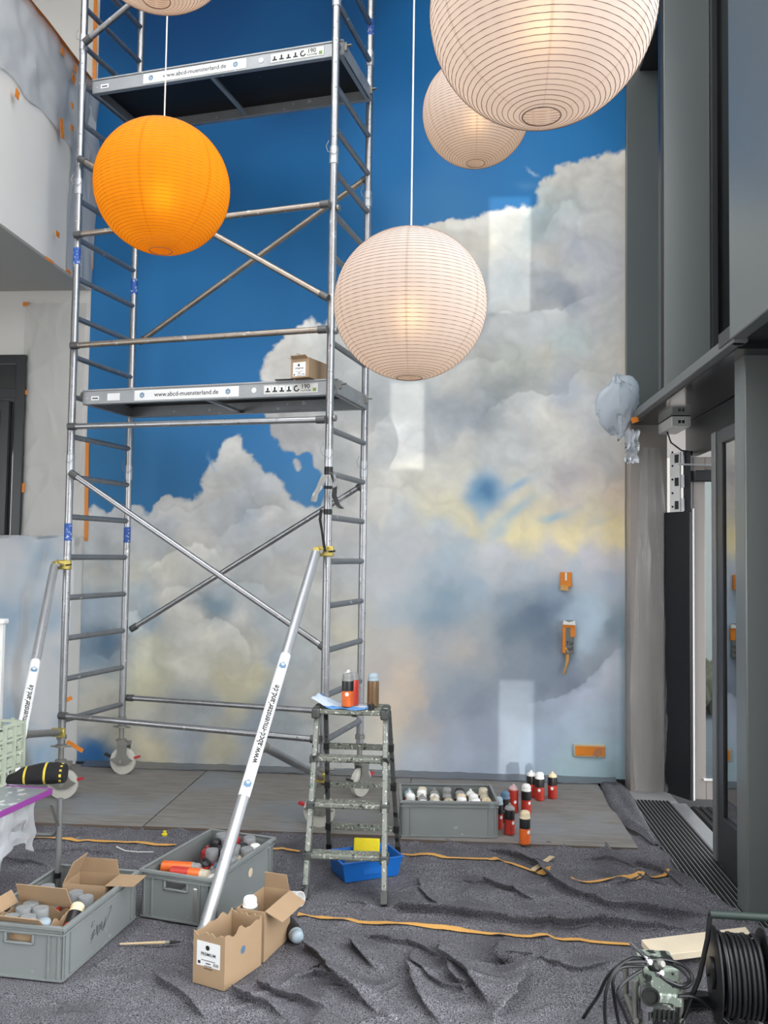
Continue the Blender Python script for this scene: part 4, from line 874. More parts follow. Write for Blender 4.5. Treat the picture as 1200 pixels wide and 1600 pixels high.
# ------------------------------------------------------------------ paper lanterns
def lantern(px, py, depth, rad, m, label, power, colr, tilt=(0, 0), cord_dx=0):
    c = atd(px, py, depth)
    t = thing('paper_lantern', label, 'lantern', c, 0, 'paper lanterns hanging in the hall')
    RT = rotm(*tilt, 0); a0 = .17
    prof = []
    for i in range(49):
        an = -math.pi/2+a0+(math.pi-2*a0)*i/48; prof.append((rad*math.cos(an), rad*.985*math.sin(an)))
    MB().lathe(prof, 72, RT, False, False).build('shade', M[m], t, angle=180)
    # wire spiral wound over the paper
    turns = 54; n = 54*36; pts = []
    for i in range(n+1):
        u = i/n; z = math.sin(-math.pi/2+a0+(math.pi-2*a0)*u); an = 2*math.pi*turns*u
        # evenly spaced by arc
        lat = -math.pi/2+a0+(math.pi-2*a0)*u; rr = rad*math.cos(lat)+.0006
        pts.append(RT @ Vector((rr*math.cos(an), rr*math.sin(an), (rad*.985)*math.sin(lat))))
    MB().path(pts, .0010, 3, caps=False).build('wire_spiral', M['wire'] if m == 'paper' else M['wire_orange'], t)
    rb = rad*math.cos(-math.pi/2+a0); zb = -rad*.985*math.cos(a0)
    ring = [RT @ Vector((rb*math.cos(a_*math.pi/16), rb*math.sin(a_*math.pi/16), zb)) for a_ in range(33)]
    MB().path(ring, .002, 5, caps=False).build('bottom_ring', M['wire'], t)
    MB().path([RT @ Vector((p_[0], p_[1], -zb)) for p_ in [(rb*math.cos(a_*math.pi/16), rb*math.sin(a_*math.pi/16)) for a_ in range(33)]], .002, 5, caps=False).build('top_ring', M['wire'], t)
    MB().path([(0, 0, .05), (0, 0, rad), (cord_dx*.3, 0, rad+1.0), (cord_dx, 0, 7.4-c.z)], .0032, 6).build('cord', M['cord'], t)
    MB().lathe([(.012, .03), (.018, .03), (.018, .08), (.01, .085)], 10).build('socket', M['white_plastic'], t)
    MB().lathe([(.004, -.10), (.028, -.088), (.04, -.055), (.034, -.01), (.014, .03)], 14).build('bulb', M['bulb'], t)
    return t
WARM = (1.0, .62, .30)
lantern(641, 476, 3.47, .30, 'paper', 'white paper lantern hanging just right of the scaffold, lowest of all', 1.0, WARM)
lantern(254, 293, 3.98, .30, 'paper_yellow', 'yellow paper lantern glowing in front of the scaffold', 1.6, (1.0, .70, .36))
lantern(847, 16, 2.36, .30, 'paper', 'largest white paper lantern at the top, cut by the picture edge', 1.2, WARM)
lantern(744, 176, 4.95, .30, 'paper', 'smaller white paper lantern half hidden behind the largest one', 1.2, WARM)
lantern(248, -115, 3.36, .30, 'paper', 'white paper lantern above the yellow one, only its underside showing', 1.2, WARM)

# ------------------------------------------------------------------ spray cans
CACHE = {}
def cached(key, fn):
    if key not in CACHE: CACHE[key] = fn()
    return CACHE[key]
def spray_can(T, body, band, dome, cap, label, group, h=.175, logo=True, name='spray_can'):
    t = thing(name, label, 'spray can', T=T, group=group); r = .0325
    zb = h*.80
    put('body', cached(('b', body, h), lambda: MB().lathe([(r*.9, 0), (r, .004), (r, zb*.62)], 18, cap1=False).mesh('body', M[body], angle=35)), t)
    put('band', cached(('n', band, h), lambda: MB().lathe([(r, zb*.62), (r, zb-.004), (r*.97, zb)], 18, cap0=False, cap1=False).mesh('band', M[band], angle=35)), t)
    put('shoulder', cached(('s', dome, h), lambda: MB().lathe([(r*.97, zb), (r*1.0, zb+.002), (r*1.0, zb+.005), (r*.86, zb+.014), (r*.62, zb+.022), (r*.42, zb+.024)], 18, cap0=False).mesh('shoulder', M[dome], angle=50)), t)
    if cap == 'nozzle':
        put('nozzle', cached(('z', dome, h), lambda: MB().lathe([(.012, zb+.022), (.012, zb+.028), (.0075, zb+.029), (.0075, h-.002), (.006, h)], 12).mesh('nozzle', M[dome], angle=40)), t)
    elif cap == 'clear':
        put('cap', cached(('c', h), lambda: MB().lathe([(r*1.0, zb-.005), (r*1.0, h+.008), (r*.93, h+.016), (.001, h+.016)], 18, cap0=False, cap1=False).mesh('cap', M['clear_cup'], angle=40)), t)
        put('nozzle', cached(('z2', dome, h), lambda: MB().lathe([(.011, zb+.022), (.011, zb+.030), (.007, zb+.032), (.007, h-.004)], 10).mesh('nozzle', M[dome], angle=40)), t)
    elif cap == 'solid':
        put('cap', cached(('k', dome, h), lambda: MB().lathe([(r*.90, zb+.006), (r*.90, h-.008), (r*.82, h), (r*.62, h+.006), (r*.3, h+.008)], 18, cap0=False).mesh('cap', M[dome], angle=40)), t)
    if logo:
        def mk():
            mb = MB(); G = []
            for i in range(7):
                a = -.32+.64*i/6; hh = .011*math.sqrt(max(0, 1-((i-3)/3.05)**2))
                G.append([Vector(((r+.0006)*math.sin(a), -(r+.0006)*math.cos(a), zb*.50+hh*s_)) for s_ in (-1, 0, 1)])
            return mb.grid(G).mesh('logo', M['sticker'])
        put('logo', cached(('logo', h), mk), t)
    return t
def stand(px, py, z, turn=0.0): p = fl(px, py, z); return TR((p.x, p.y, z), z=turn)
G1 = 'spray cans standing by the mural'
CZ = .0305
for px, py, body, band, dome, cap, lab in (
 (830, 1245, 'can_red', 'can_black', 'dome_white', 'nozzle', 'red and black spray can with white top, left of the rear three'),
 (843, 1250, 'can_red', 'can_black', 'dome_white', 'solid', 'red and black spray can with flat white cap, middle of the rear three'),
 (863, 1247, 'can_red', 'can_black', 'dome_cream', 'nozzle', 'red and black spray can with pale blue shoulder and cream nozzle, nearest the socket'),
 (802, 1269, 'can_red', 'can_red', 'dome_pink', 'nozzle', 'all red spray can with greyish pink top behind the crate corner'),
 (822, 1271, 'can_red', 'can_black', 'dome_white', 'solid', 'red and black spray can standing just behind the cream topped one'),
 (789, 1284, 'can_black', 'can_black', 'dome_blue', 'solid', 'dark spray can with grey blue cap in the cluster beside the crate'),
 (778, 1294, 'can_red', 'can_black', 'dome_sky', 'solid', 'dark red spray can with mint cap touching the grey crate'),
 (796, 1303, 'can_red', 'can_black', 'dome_grey', 'nozzle', 'red spray can with silver grey top at the front of the cluster'),
 (820, 1318, 'can_red', 'can_black', 'dome_cream', 'solid', 'orange red spray can with cream cap standing nearest the viewer')):
    spray_can(stand(px, py, CZ, random.uniform(-.5, .7)), body if py != 1318 else 'can_orange', band, dome, cap, lab, G1, h=.185)

# ------------------------------------------------------------------ grey stacking crates
def crate(T, lx, ly, h, label, script=False):
    c = thing('stacking_crate', label, 'crate', T=T, group='grey plastic crates'); th = .004
    hx, hy = lx/2, ly/2; bx, by = hx-.012, hy-.012
    mb = MB(); mb.box((-bx, -by, 0), (bx, by, .005))
    for s_ in (-1, 1): mb.box((-bx, min(s_*by, s_*(by-th)), .005), (bx, max(s_*by, s_*(by-th)), h-.002))
    for s_ in (-1, 1):                     # short ends with a hand hole
        xa, xb = min(s_*bx, s_*(bx-th)), max(s_*bx, s_*(bx-th)); w, z0, z1 = .055, h-.073, h-.042
        mb.box((xa, -by, .005), (xb, by, z0)); mb.box((xa, -by, z1), (xb, by, h-.002)); mb.box((xa, -by, z0), (xb, -w, z1)); mb.box((xa, w, z0), (xb, by, z1))
    mb.build('body', M['crate'], c)
    for z0, z1, e in ((h-.014, h, 0), (h-.036, h-.030, .003)):
        r_ = MB()
        for s_ in (-1, 1):
            r_.box((-hx+e, min(s_*(hy-e), s_*(by-th)), z0), (hx-e, max(s_*(hy-e), s_*(by-th)), z1)); r_.box((min(s_*(hx-e), s_*(bx-th)), -by, z0), (max(s_*(hx-e), s_*(bx-th)), by, z1))
        r_.build('rim', M['crate'], c, bevel=.0015)
    for s_ in (-1, 1):
        mb = MB(); x_ = s_*(bx+.003); w = .066
        for lo, hi in (((-w, h-.082), (w, h-.073)), ((-w, h-.042), (w, h-.034)), ((-w, h-.082), (-w+.011, h-.034)), ((w-.011, h-.082), (w, h-.034))): mb.box((min(x_-.004, x_+.004), lo[0], lo[1]), (max(x_-.004, x_+.004), hi[0], hi[1]))
        mb.build('handle', M['crate'], c, bevel=.003)
        for yy in (-by+.012, -by+.055, by-.06, by-.018): MB().box((min(s_*bx, s_*(bx+.007)), yy, .004), (max(s_*bx, s_*(bx+.007)), yy+.006, h-.03)).build('rib', M['crate'], c)
        for xx in (-bx+.012, -bx+.05, bx-.056, bx-.018): MB().box((xx, min(s_*by, s_*(by+.007)), .004), (xx+.006, max(s_*by, s_*(by+.007)), h-.03)).build('rib', M['crate'], c)
        MB().box((-bx, min(s_*by, s_*(by+.006)), .002), (bx, max(s_*by, s_*(by+.006)), .010)).build('foot_rim', M['crate'], c)
        MB().box((min(s_*bx, s_*(bx+.006)), -by, .002), (max(s_*bx, s_*(bx+.006)), by, .010)).build('foot_rim', M['crate'], c)
    return c
zA = .022
TA = TR((-1.675, 3.79, zA), z=R(84.3)); TB = TR((-1.178, 4.37, zA), z=R(75.5)); TC = TR((-.02, 5.615, .0305), z=R(4.5))
cA = crate(TA, .66, .40, .215, 'grey plastic crate with scribbled side holding torn cartons and cans')
cB = crate(TB, .655, .39, .22, 'grey plastic crate full of cans behind the leaning outrigger pole')
cC = crate(TC, .60, .41, .215, 'grey plastic crate full of can tops beside the step ladder')
# marker scribble on the long side of the first crate
sx, sy = -.10, -.19-.0008
scr = MB()
for k, st_ in enumerate([[(0, .06), (.03, .075), (0, .045), (.03, .06), (0, .03)], [(.04, .05), (.05, .085), (.055, .04), (.065, .08)], [(.07, .045), (.075, .08), (.085, .05), (.09, .085), (.1, .045)], [(.1, .04), (.125, .09), (.11, .05), (.17, .105), (.175, .12), (.15, .112)], [(.02, .10), (.0, .095), (.01, .115), (.03, .11)]]):
    scr.path([(sx+x, sy-.0015, z+.03) for x, z in st_],   .0008, 4)
scr.build('marker_scribble', M['ink'], cA)
MB().lathe([(.022, 0), (.02, .0008)], 14, TR((.07, -.183, .12), x=R(90))).build('paint_spot', M['dome_cream'], cB)
# cans standing in crates
def fill(T, lx, ly, spots, group, where, zoff=.008, h=.175):
    doms = ['white', 'cream', 'grey', 'sky', 'beige', 'pink', 'crimson', 'blue', 'orange', 'black', 'green']
    for row, rowspots in enumerate(spots):
        rown = {0: 'front', len(spots)-1: 'back'}.get(row, ORD[row]); n = len(rowspots)
        for i, (u, v, dome, cap, body) in enumerate(rowspots):
            TT = T @ TR((u, v, zoff+random.uniform(-.004, .004)), z=random.uniform(0, 6))
            capn = dict(nozzle='nozzle', clear='clear lid', solid='flat cap', none='bare valve')[cap]
            spray_can(TT, body, body, 'dome_'+dome, cap, f'{dome} topped can with {capn} in {where}, {rown} row, {ORD[i]} along', group, h=h, logo=False)
bodies = ['can_red', 'can_steel', 'can_black', 'can_brown']
def rows(xs, ys, pal, caps, jit=.006, skip=()):
    out = []
    for j, y in enumerate(ys):
        out.append([(x+random.uniform(-jit, jit), y+random.uniform(-jit, jit), random.choice(pal), random.choice(caps), random.choice(bodies)) for i, x in enumerate(xs) if (i, j) not in skip])
    return out
fill(TC, .6, .41, rows([-.235, -.157, -.079, 0, .079, .157, .235], [-.145, -.068, .012, .092], ['white', 'white', 'cream', 'grey', 'sky', 'beige', 'black', 'white'], ['nozzle', 'solid', 'nozzle', 'none', 'solid']), 'spray cans in the crate by the ladder', 'the crate by the ladder', h=.195, zoff=.022)
# second crate: long axis away from the viewer; near end carries two cans lying flat
fill(TB, .655, .39, rows([-.04, .04, .12, .20, .275], [-.14, -.065, .012, .09], ['white', 'grey', 'crimson', 'black', 'beige', 'orange', 'blue', 'grey'], ['solid', 'nozzle', 'clear', 'clear', 'nozzle'], skip=((0, 3), (1, 3), (4, 0))), 'spray cans in the crate behind the pole', 'the crate behind the pole', h=.19, zoff=.014)
for (u, v, z, an, body, dome, lab) in ((-.20, .06, .135, R(-78), 'can_orange', 'dome_grey', 'orange spray can lying across the near end of the middle crate'), (-.25, -.02, .135, R(-82), 'can_red', 'dome_beige', 'red spray can lying flat nearest the hand hole of the middle crate')):
    spray_can(TB @ TR((u, v+.09, z+.055)) @ rotm(z=an) @ rotm(y=R(90)), body, body if body == 'can_orange' else 'can_orange', dome, 'solid', lab, 'cans lying in the middle crate', h=.185, logo=False)
fill(TB, .655, .39, [[(-.285, -.10, 'white', 'solid', 'can_steel'), (-.235, -.15, 'white', 'solid', 'can_steel'), (-.16, -.15, 'white', 'solid', 'can_steel'), (-.12, -.075, 'grey', 'nozzle', 'can_black')]], 'spray cans in the crate behind the pole', 'the pole crate end', h=.185, zoff=.012)

# ------------------------------------------------------------------ cartons
def carton(T, w, l, h, label, flaps, stick=None, torn=False, group='cardboard cartons', dot=False, edge_seed=0):
    c = thing('cardboard_box', label, 'carton', T=T, group=group); th = .004
    def wall(p, q, nm, seed):
        n = 16 if torn else 2; p, q = Vector(p), Vector(q); d = (q-p); nrm = Vector((d.y, -d.x, 0)).normalized()
        G = []
        for i in range(n+1):
            b = p+d*i/n; top = h+(.022*mnoise.noise(Vector((i*.37, seed*3.3, 2)))-.008+.008*mnoise.noise(Vector((i*1.3, seed, 7))) if torn and 0 < i < n else 0)
            G.append([b+nrm*s_+Vector((0, 0, z)) for s_, z in ((0, 0), (0, top), (-th, top), (-th, 0))])
        mb = MB(); mb.grid(G); mb.build(nm, [M['card']], c, smooth=False)
    a, b, cc, d_ = (-w/2, -l/2, 0), (w/2, -l/2, 0), (w/2, l/2, 0), (-w/2, l/2, 0)
    wall(a, b, 'wall', edge_seed+1); wall(b, cc, 'wall', edge_seed+2); wall(cc, d_, 'wall', edge_seed+3); wall(d_, a, 'wall', edge_seed+4)
    MB().box((-w/2+.002, -l/2+.002, 0), (w/2-.002, l/2-.002, .004)).build('bottom', M['card_in'], c)
    for side, ang, fh in flaps:            # ang: 0 closed inward, 90 straight up, 180 folded outward-down
        e = dict(front=((-w/2, -l/2), (w/2, -l/2), (0, 1)), back=((w/2, l/2), (-w/2, l/2), (0, -1)), left=((-w/2, l/2), (-w/2, -l/2), (1, 0)), right=((w/2, -l/2), (w/2, l/2), (-1, 0)))[side]
        p, q, inn = Vector((*e[0], h)), Vector((*e[1], h)), Vector((*e[2], 0)); dv = inn*math.cos(R(ang))+Vector((0, 0, 1))*math.sin(R(ang)); nn_ = (q-p).normalized().cross(dv)*.0018
        sh = (q-p).normalized()*.006
        mb = MB(); vs = [p+sh-nn_, q-sh-nn_, q-sh*2+dv*fh-nn_, p+sh*2+dv*fh-nn_, p+sh+nn_, q-sh+nn_, q-sh*2+dv*fh+nn_, p+sh*2+dv*fh+nn_]
        mb.add(vs, [(0, 1, 2, 3), (7, 6, 5, 4), (0, 4, 5, 1), (1, 5, 6, 2), (2, 6, 7, 3), (3, 7, 4, 0)]); mb.build('flap', M['card'], c, smooth=False)
    if stick:
        x0, z0, x1, z1 = stick; yf = -l/2-.0008
        s_ = MB().box((x0, yf-.0004, z0), (x1, yf, z1)).build('label_sheet', M['sticker'], c)
        cx, W_ = (x0+x1)/2, x1-x0
        MB().lathe([(W_*.085, 0), (W_*.085, .0004)], 16, TR((cx-.004, yf-.0006, z1-W_*.2), x=R(90))).build('logo', M['ink'], s_)
        text('PREMIUM', W_*.155, M['ink'], s_, lambda x, y: Vector((cx+x, yf-.0010, z1-W_*.47+y)), align='CENTER')
        mb = MB(); zz = z1-W_*.62
        for k, (wd, th_) in enumerate(((.6, .02), (.2, .035), (.32, .02), (.36, .02))): mb.box((cx-W_*wd/2, yf-.0009, zz-W_*.09*k-W_*th_), (cx+W_*wd/2, yf-.0005, zz-W_*.09*k))
        for k in range(14):
            x_ = x0+W_*(.06+.2*k/13) if k < 7 else x0+W_*(.72+.2*(k-7)/6); mb.box((x_, yf-.0009, z0+W_*.06), (x_+W_*.014, yf-.0005, z0+W_*.16))
        mb.build('print', M['ink'], s_)
    if dot: MB().lathe([(.016, 0), (.012, .0006)], 12, TR((w/2+.0004, -.005, h*.55), y=R(90))).build('paint_spot', M['dome_blue'], c)
    return c
p1, p1b = fl(300.8, 1534.7, .02), fl(350, 1549, .02); w1_ = (p1b-p1).length; an1 = math.atan2(p1b.y-p1.y, p1b.x-p1.x)
l1 = .25
T1 = Matrix.Translation(Vector((0, 0, .02))) @ TR(((p1.x+p1b.x)/2, (p1.y+p1b.y)/2, 0), z=an1) @ Matrix.Translation((0, l1/2, 0))
carton(T1, w1_, l1, .205, 'torn topless carton with white label, empty, in front of the others', [], (-w1_*.38, .075, w1_*.36, .17), torn=True, dot=True)
p2 = fl(412, 1504, .02); an2 = R(-14)
T2 = TR((p2.x, p2.y, .02), z=an2) @ Matrix.Translation((-.066, .13, 0))
carton(T2, .132, .26, .205, 'open carton with a white can inside and raised flaps', [('back', 75, .075), ('right', 205, .085)], (-.03, .07, .042, .165), edge_seed=5)
spray_can(T2 @ TR((-.028, -.08, .055)), 'can_steel', 'can_steel', 'dome_white', 'solid', 'white topped can standing in the open carton', 'loose cans', h=.18, logo=False)
pl_ = fl(449, 1441, .053); pe_ = fl(464, 1464, .053); dv = (pe_-pl_)
spray_can(Matrix.Translation((pl_.x, pl_.y, .055)) @ rotm(z=math.atan2(dv.y, dv.x)) @ rotm(y=R(90)), 'can_black', 'can_black', 'dome_sky', 'solid', 'black spray can lying on the fleece beside the open carton', 'loose cans', h=.175, logo=False)
pc = fl(457, 1408, .03)
lid = MB().lathe([(.032, 0), (.036, .055), (.033, .055), (.029, .003)], 20, TR((pc.x, pc.y, .045)) @ rotm(z=R(-40)) @ rotm(y=R(80))).build('plastic_beaker', M['white_plastic']); tag(lid, 'white plastic beaker lying behind the open carton', 'beaker')
# cartons standing in the first crate
carton(TA @ TR((-.20, .02, .012), z=R(-92)), .26, .20, .19, 'torn carton with curled flaps full of cans at the near end of the scribbled crate', [('back', 65, .10), ('left', 120, .06), ('front', 130, .05)], torn=True, edge_seed=20)
carton(TA @ TR((.19, -.035, .012), z=R(-88)), .20, .16, .20, 'empty carton with a flap over the rim at the far end of the scribbled crate', [('left', 65, .10), ('right', 178, .13), ('back', 80, .07)], edge_seed=30)
k = 0
for u, v, dome, cap, body in ((-.27, .07, 'beige', 'clear', 'can_steel'), (-.26, .0, 'white', 'clear', 'can_steel'), (-.25, -.065, 'sky', 'solid', 'can_steel'), (-.18, .07, 'beige', 'clear', 'can_steel'), (-.17, 0, 'grey', 'clear', 'can_steel'), (-.13, .07, 'beige', 'clear', 'can_red')):
    spray_can(TA @ TR((u, v, .02), z=k), body, body, 'dome_'+dome, cap, f'capped can with {dome} top in the torn carton, {ORD[k]} from its near end', 'cans in the torn carton', h=.182, logo=False); k += 1
k = 0
for u, v, dome in ((.02, -.10, 'sky'), (.06, -.03, 'sky'), (.10, .13, 'blue'), (.0, .14, 'sky'), (.03, .06, 'blue')):
    spray_can(TA @ TR((u, v, .01), z=k), 'can_red', 'can_red', 'dome_'+dome, 'clear', f'red spray can with clear lid between the two cartons, {ORD[k]} of them', 'clear lidded cans in the scribbled crate', h=.175, logo=False); k += 1
spray_can(TA @ TR((-.24, -.155, .10)) @ rotm(z=R(10)) @ rotm(y=R(52)), 'can_red', 'can_black', 'dome_cream', 'solid', 'red and black spray can leaning against the rim of the scribbled crate', 'loose cans', h=.18, logo=False)
# carton on the lower platform
zpl = rz(4)+.056
pb_ = fl(468, 590, zpl); wd_ = (fl(484, 590, zpl)-fl(456, 590, zpl)).length
carton(TR((pb_.x, pb_.y, zpl), z=R(-22)) @ Matrix.Translation((0, .13, 0)), .135, .26, .125, 'small carton with white label standing on the lower scaffold platform', [('front', 150, .03), ('left', 155, .03), ('right', 20, .11)], (-.05, .01, .045, .1), edge_seed=40)
tag(MB().box((-.06, -.012, 0), (.06, .012, .006), TR(fl(444, 594, zpl), z=R(-10))).build('flat_offcut', M['black']), 'thin dark offcut beside the carton on the platform', 'offcut')
# loose odds and ends on the fleece
pb1, pb2 = fl(187, 1475, .03), fl(272, 1472, .03)
br = thing('paint_brush', 'thin paint brush lying beside the scribbled crate', 'brush', pb1); ddv = (pb2-pb1)
MB().tube(pb1, pb1+ddv*.84, .004, 8, r2=.007).build('handle', M['brush_wood'], br, world=True)
MB().tube(pb1+ddv*.84, pb1+ddv*.92, .0075, 8).build('ferrule', M['steel'], br, world=True)
MB().tube(pb1+ddv*.92, pb1+ddv*1.12, .008, 8, r2=.003).build('bristles', M['ink'], br, world=True)
tag(MB().bar(fl(832, 1360, .035), fl(863, 1338, .04), .03, .004).build('wood_chip', M['brush_wood']), 'pale sliver of wood lying on the fleece', 'wood chip')
tag(MB().lathe([(.016, 0), (.018, .012), (.010, .016), (.010, .03)], 10, TR(fl(257, 1306, .02))).build('bottle_cap', M['sponge']), 'small yellow cap on the fleece behind the crates', 'cap')
tag(MB().path([fl(182, 1323, .03), fl(195, 1329, .03), (fl(215, 1331, .03)), fl(240, 1331, .03)], .003, 5).build('string', M['cord']), 'short white string on the fleece', 'string')

# ------------------------------------------------------------------ step ladder
FLf, FRf = fl(476, 1404, .02), fl(600, 1414, .02); RLf, RRf = fl(514, 1326, .025), fl(622, 1330, .03)
TLp, TRp = at(497, 1107, 4.86), at(603, 1107, 4.86)
zt = (TLp.z+TRp.z)/2; TLp.z = TRp.z = zt
ld = thing('step_ladder', 'paint spattered aluminium step ladder carrying spray cans', 'ladder', (FLf+FRf)/2)
for a, b in ((FLf, TLp), (FRf, TRp)):
    o = MB().bar(a, b, .026, .055, (0, 1, .2)).build('rail', M['ladder'], ld, world=True, bevel=.004)
    d = (b-a).normalized(); MB().bar(a-d*.004, a+d*.06, .034, .062, (0, 1, .2)).build('foot', M['ladder_dark'], o, world=True, bevel=.004)
for a, b in ((RLf, TLp+Vector((.035, .06, -.02))), (RRf, TRp+Vector((.012, .06, -.02)))):
    o = MB().bar(a, b, .024, .03, (0, 1, .2)).build('rear_leg', M['ladder_dark'], ld, world=True, bevel=.003)
    d = (b-a).normalized(); MB().bar(a-d*.004, a+d*.04, .03, .036, (0, 1, .2)).build('foot', M['black'], o, world=True, bevel=.003)
for py in (1338, 1258, 1186):
    a, ta = on_line(TLp, FLf, py); b, _ = on_line(TRp, FRf, py)
    zz = (a.z+b.z)/2
    o = MB().box((a.x+.008, a.y-.028, zz-.016), (b.x-.008, a.y+.055, zz+.012)).build('step', M['ladder_step'], ld, world=True, bevel=.008)
    for e in (a, b): MB().box((e.x-.022, e.y-.036, zz-.022), (e.x+.022, e.y+.05, zz+.018)).build('bracket', M['ladder_dark'], o, world=True, bevel=.005)
for py in (1290, 1225, 1165):
    a, _ = on_line(TLp+Vector((.035, .06, -.02)), RLf, py); b, _ = on_line(TRp+Vector((.012, .06, -.02)), RRf, py)
    o = MB().bar(a, (b.x, b.y, a.z), .02, .032, (0, 0, 1)).build('rear_bar', M['ladder_step'], ld, world=True, bevel=.003)
    for e in (a, b): MB().box((e.x-.016, e.y-.02, a.z-.02), (e.x+.016, e.y+.02, a.z+.02)).build('bracket', M['black'], o, world=True, bevel=.003)
top = MB().box((TLp.x-.015, 4.79, zt-.025), (TRp.x+.01, 5.02, zt+.004)).build('top_step', M['ladder_step'], ld, world=True, bevel=.007)
for e in (TLp, TRp): MB().box((e.x-.024, 4.775, zt-.045), (e.x+.02, 4.96, zt+.008)).build('hinge', M['ladder_dark'], top, world=True, bevel=.008)
zt2 = zt+.005
# sprayed paper curling over the top step
Gp = []
for i in range(15):
    u = i/14; row = []
    for j in range(9):
        v = j/8; row.append(Vector((TLp.x-.03+.30*u+.02*v, 4.80+.20*v-.02*u, zt2+.002+.10*max(0, (.42-u))**1.5*2.0+.004*math.sin(j*1.3+i))))
    Gp.append(row)
tag(MB().grid(Gp).build('paper_sheet', M['paper_blue'], solid=.001), 'white paper with blue spray curling off the ladder top', 'paper')
for px, py, body, band, dome, cap, lab, h in ((540, 1098, 'can_black', 'can_black', 'dome_white', 'nozzle', 'black spray can with white nozzle at the back of the ladder top', .19), (549, 1100, 'can_red', 'can_red', 'dome_grey', 'solid', 'red spray can behind the orange one on the ladder top', .175), (543, 1104, 'can_orange', 'can_black', 'dome_grey', 'solid', 'orange spray can at the front of the ladder top', .175), (582, 1101, 'can_brown', 'can_brown', 'dome_sky', 'solid', 'bronze brown spray can standing on the ladder top', .175)):
    p = fl(px, py, zt2); dz = {540: .08, 549: .05, 543: 0, 582: .03}[px]
    q = atd(px, py, 4.86); x = q.x+dz*.05; y = 4.87+dz
    spray_can(TR((x, y, zt2+.004)), body, band, dome, cap, lab, 'cans on the step ladder', h=h, logo=(px == 543))
q = atd(581, 1104, 4.80)
tag(MB().lathe([(.014, 0), (.017, .002), (.017, .026), (.013, .03), (.001, .03)], 14, TR((q.x, 4.80, zt2+.002))).build('can_cap', M['black']), 'small black can cap at the front edge of the ladder top', 'cap')
# blue tray under the ladder
pt = fl(560, 1372, .02)
bt = thing('storage_tray', 'blue plastic tray under the step ladder', 'tray', T=TR((-.455, 4.80, .02), z=R(28)))
mb = MB(); lx, ly, h = .17, .115, .105
def taper(z): return .88+.12*z/h
vs = []
for z, o_ in ((0, 0), (h, 0), (h, .004), (.004, .004)):
    for sx_, sy_ in ((-1, -1), (1, -1), (1, 1), (-1, 1)): vs.append((sx_*(lx*taper(z)-o_), sy_*(ly*taper(z)-o_), z))
fs = [(3, 2, 1, 0), (12, 13, 14, 15)]
for r_ in range(3): fs += [(r_*4+i, r_*4+(i+1) % 4, (r_+1)*4+(i+1) % 4, (r_+1)*4+i) for i in range(4)]
mb.add(vs, fs); mb.build('shell', M['tray_blue'], bt, smooth=False)
mb = MB()
for s_ in (-1, 1): mb.box((-lx-.008, min(s_*ly, s_*(ly+.008)), h-.006), (lx+.008, max(s_*ly, s_*(ly+.008)), h)); mb.box((min(s_*lx, s_*(lx+.008)), -ly, h-.006), (max(s_*lx, s_*(lx+.008)), ly, h))
mb.build('rim', M['tray_blue'], bt, bevel=.001)
MB().box((-.05, -ly*.93-.003, .03), (.05, -ly*.93, .06)).build('label_holder', M['tray_blue'], bt)
tag(MB().box((-.07, -.02, 0), (.07, .02, .10), root_matrix(bt) @ TR((.03, .05, .06), x=R(-14), z=R(-28))).build('sponge', M['sponge'], bevel=.006), 'yellow sponge standing in the blue tray', 'sponge')
tag(MB().lathe([(.026, 0), (.034, .09), (.032, .09), (.024, .003)], 16, root_matrix(bt) @ TR((-.09, .01, .055)) @ rotm(z=R(-60)) @ rotm(y=R(60))).build('plastic_cup', M['clear_cup']), 'clear plastic cup lying in the blue tray', 'cup')
tag(MB().bar(root_matrix(bt) @ Vector((-.05, -.05, .08)), root_matrix(bt) @ Vector((.06, .02, .10)), .02, .008).build('wooden_spatula', M['brush_wood']), 'wooden spatula resting in the blue tray', 'spatula')

# ------------------------------------------------------------------ camp table with its load
TZ = .59
tc_ = fl(80, 1233, TZ); te_ = fl(-70, 1300, TZ); ev = (te_-tc_).normalized(); dvv = Vector((-ev.y, ev.x, 0))
if dvv.y < 0: dvv = -dvv
Lt, Wt = .75, .42
tb = thing('camp_table', 'low folding table with purple edge at the left margin', 'table', (tc_.x, tc_.y, .02))
Ttab = Matrix(((ev.x, dvv.x, 0, tc_.x), (ev.y, dvv.y, 0, tc_.y), (0, 0, 1, 0), (0, 0, 0, 1)))
MB().box((.0, 0, TZ-.02), (Lt, Wt, TZ), Ttab).build('table_top', M['table_top'], tb, world=True, bevel=.003)
MB().box((-.004, -.006, TZ-.024), (Lt, 0, TZ+.004), Ttab).build('edge_band', M['purple'], tb, world=True, bevel=.002)
MB().box((-.006, -.004, TZ-.024), (0, Wt, TZ+.004), Ttab).build('edge_band', M['purple'], tb, world=True, bevel=.002)
_lg = Ttab.inverted() @ fl(88, 1436, .02)
for u, v in ((_lg.x, _lg.y), (.62, .03), (_lg.x, .38), (.62, .38)):
    MB().tube(Ttab @ Vector((u, v, .20)), Ttab @ Vector((u, v, TZ-.02)), .0135, 12).tube(Ttab @ Vector((u, v, .02)), Ttab @ Vector((u, v, .22)), .0105, 12).build('leg', M['frame_mid'], tb, world=True)
    MB().lathe([(.015, -.012), (.0155, 0), (.015, .012)], 12, Ttab @ TR((u, v, .22))).build('leg_ring', M['black'], tb, world=True)
_lw = fl(88, 1436, .02)
MB().path([Vector((_lw.x-u, _lw.y+.03*min(1, u*10), z)) for u, z in ((0, .46), (.012, .42), (.035, .40), (.08, .395), (.6, .395))], .010, 8).build('crossbar', M['frame_mid'], tb, world=True)
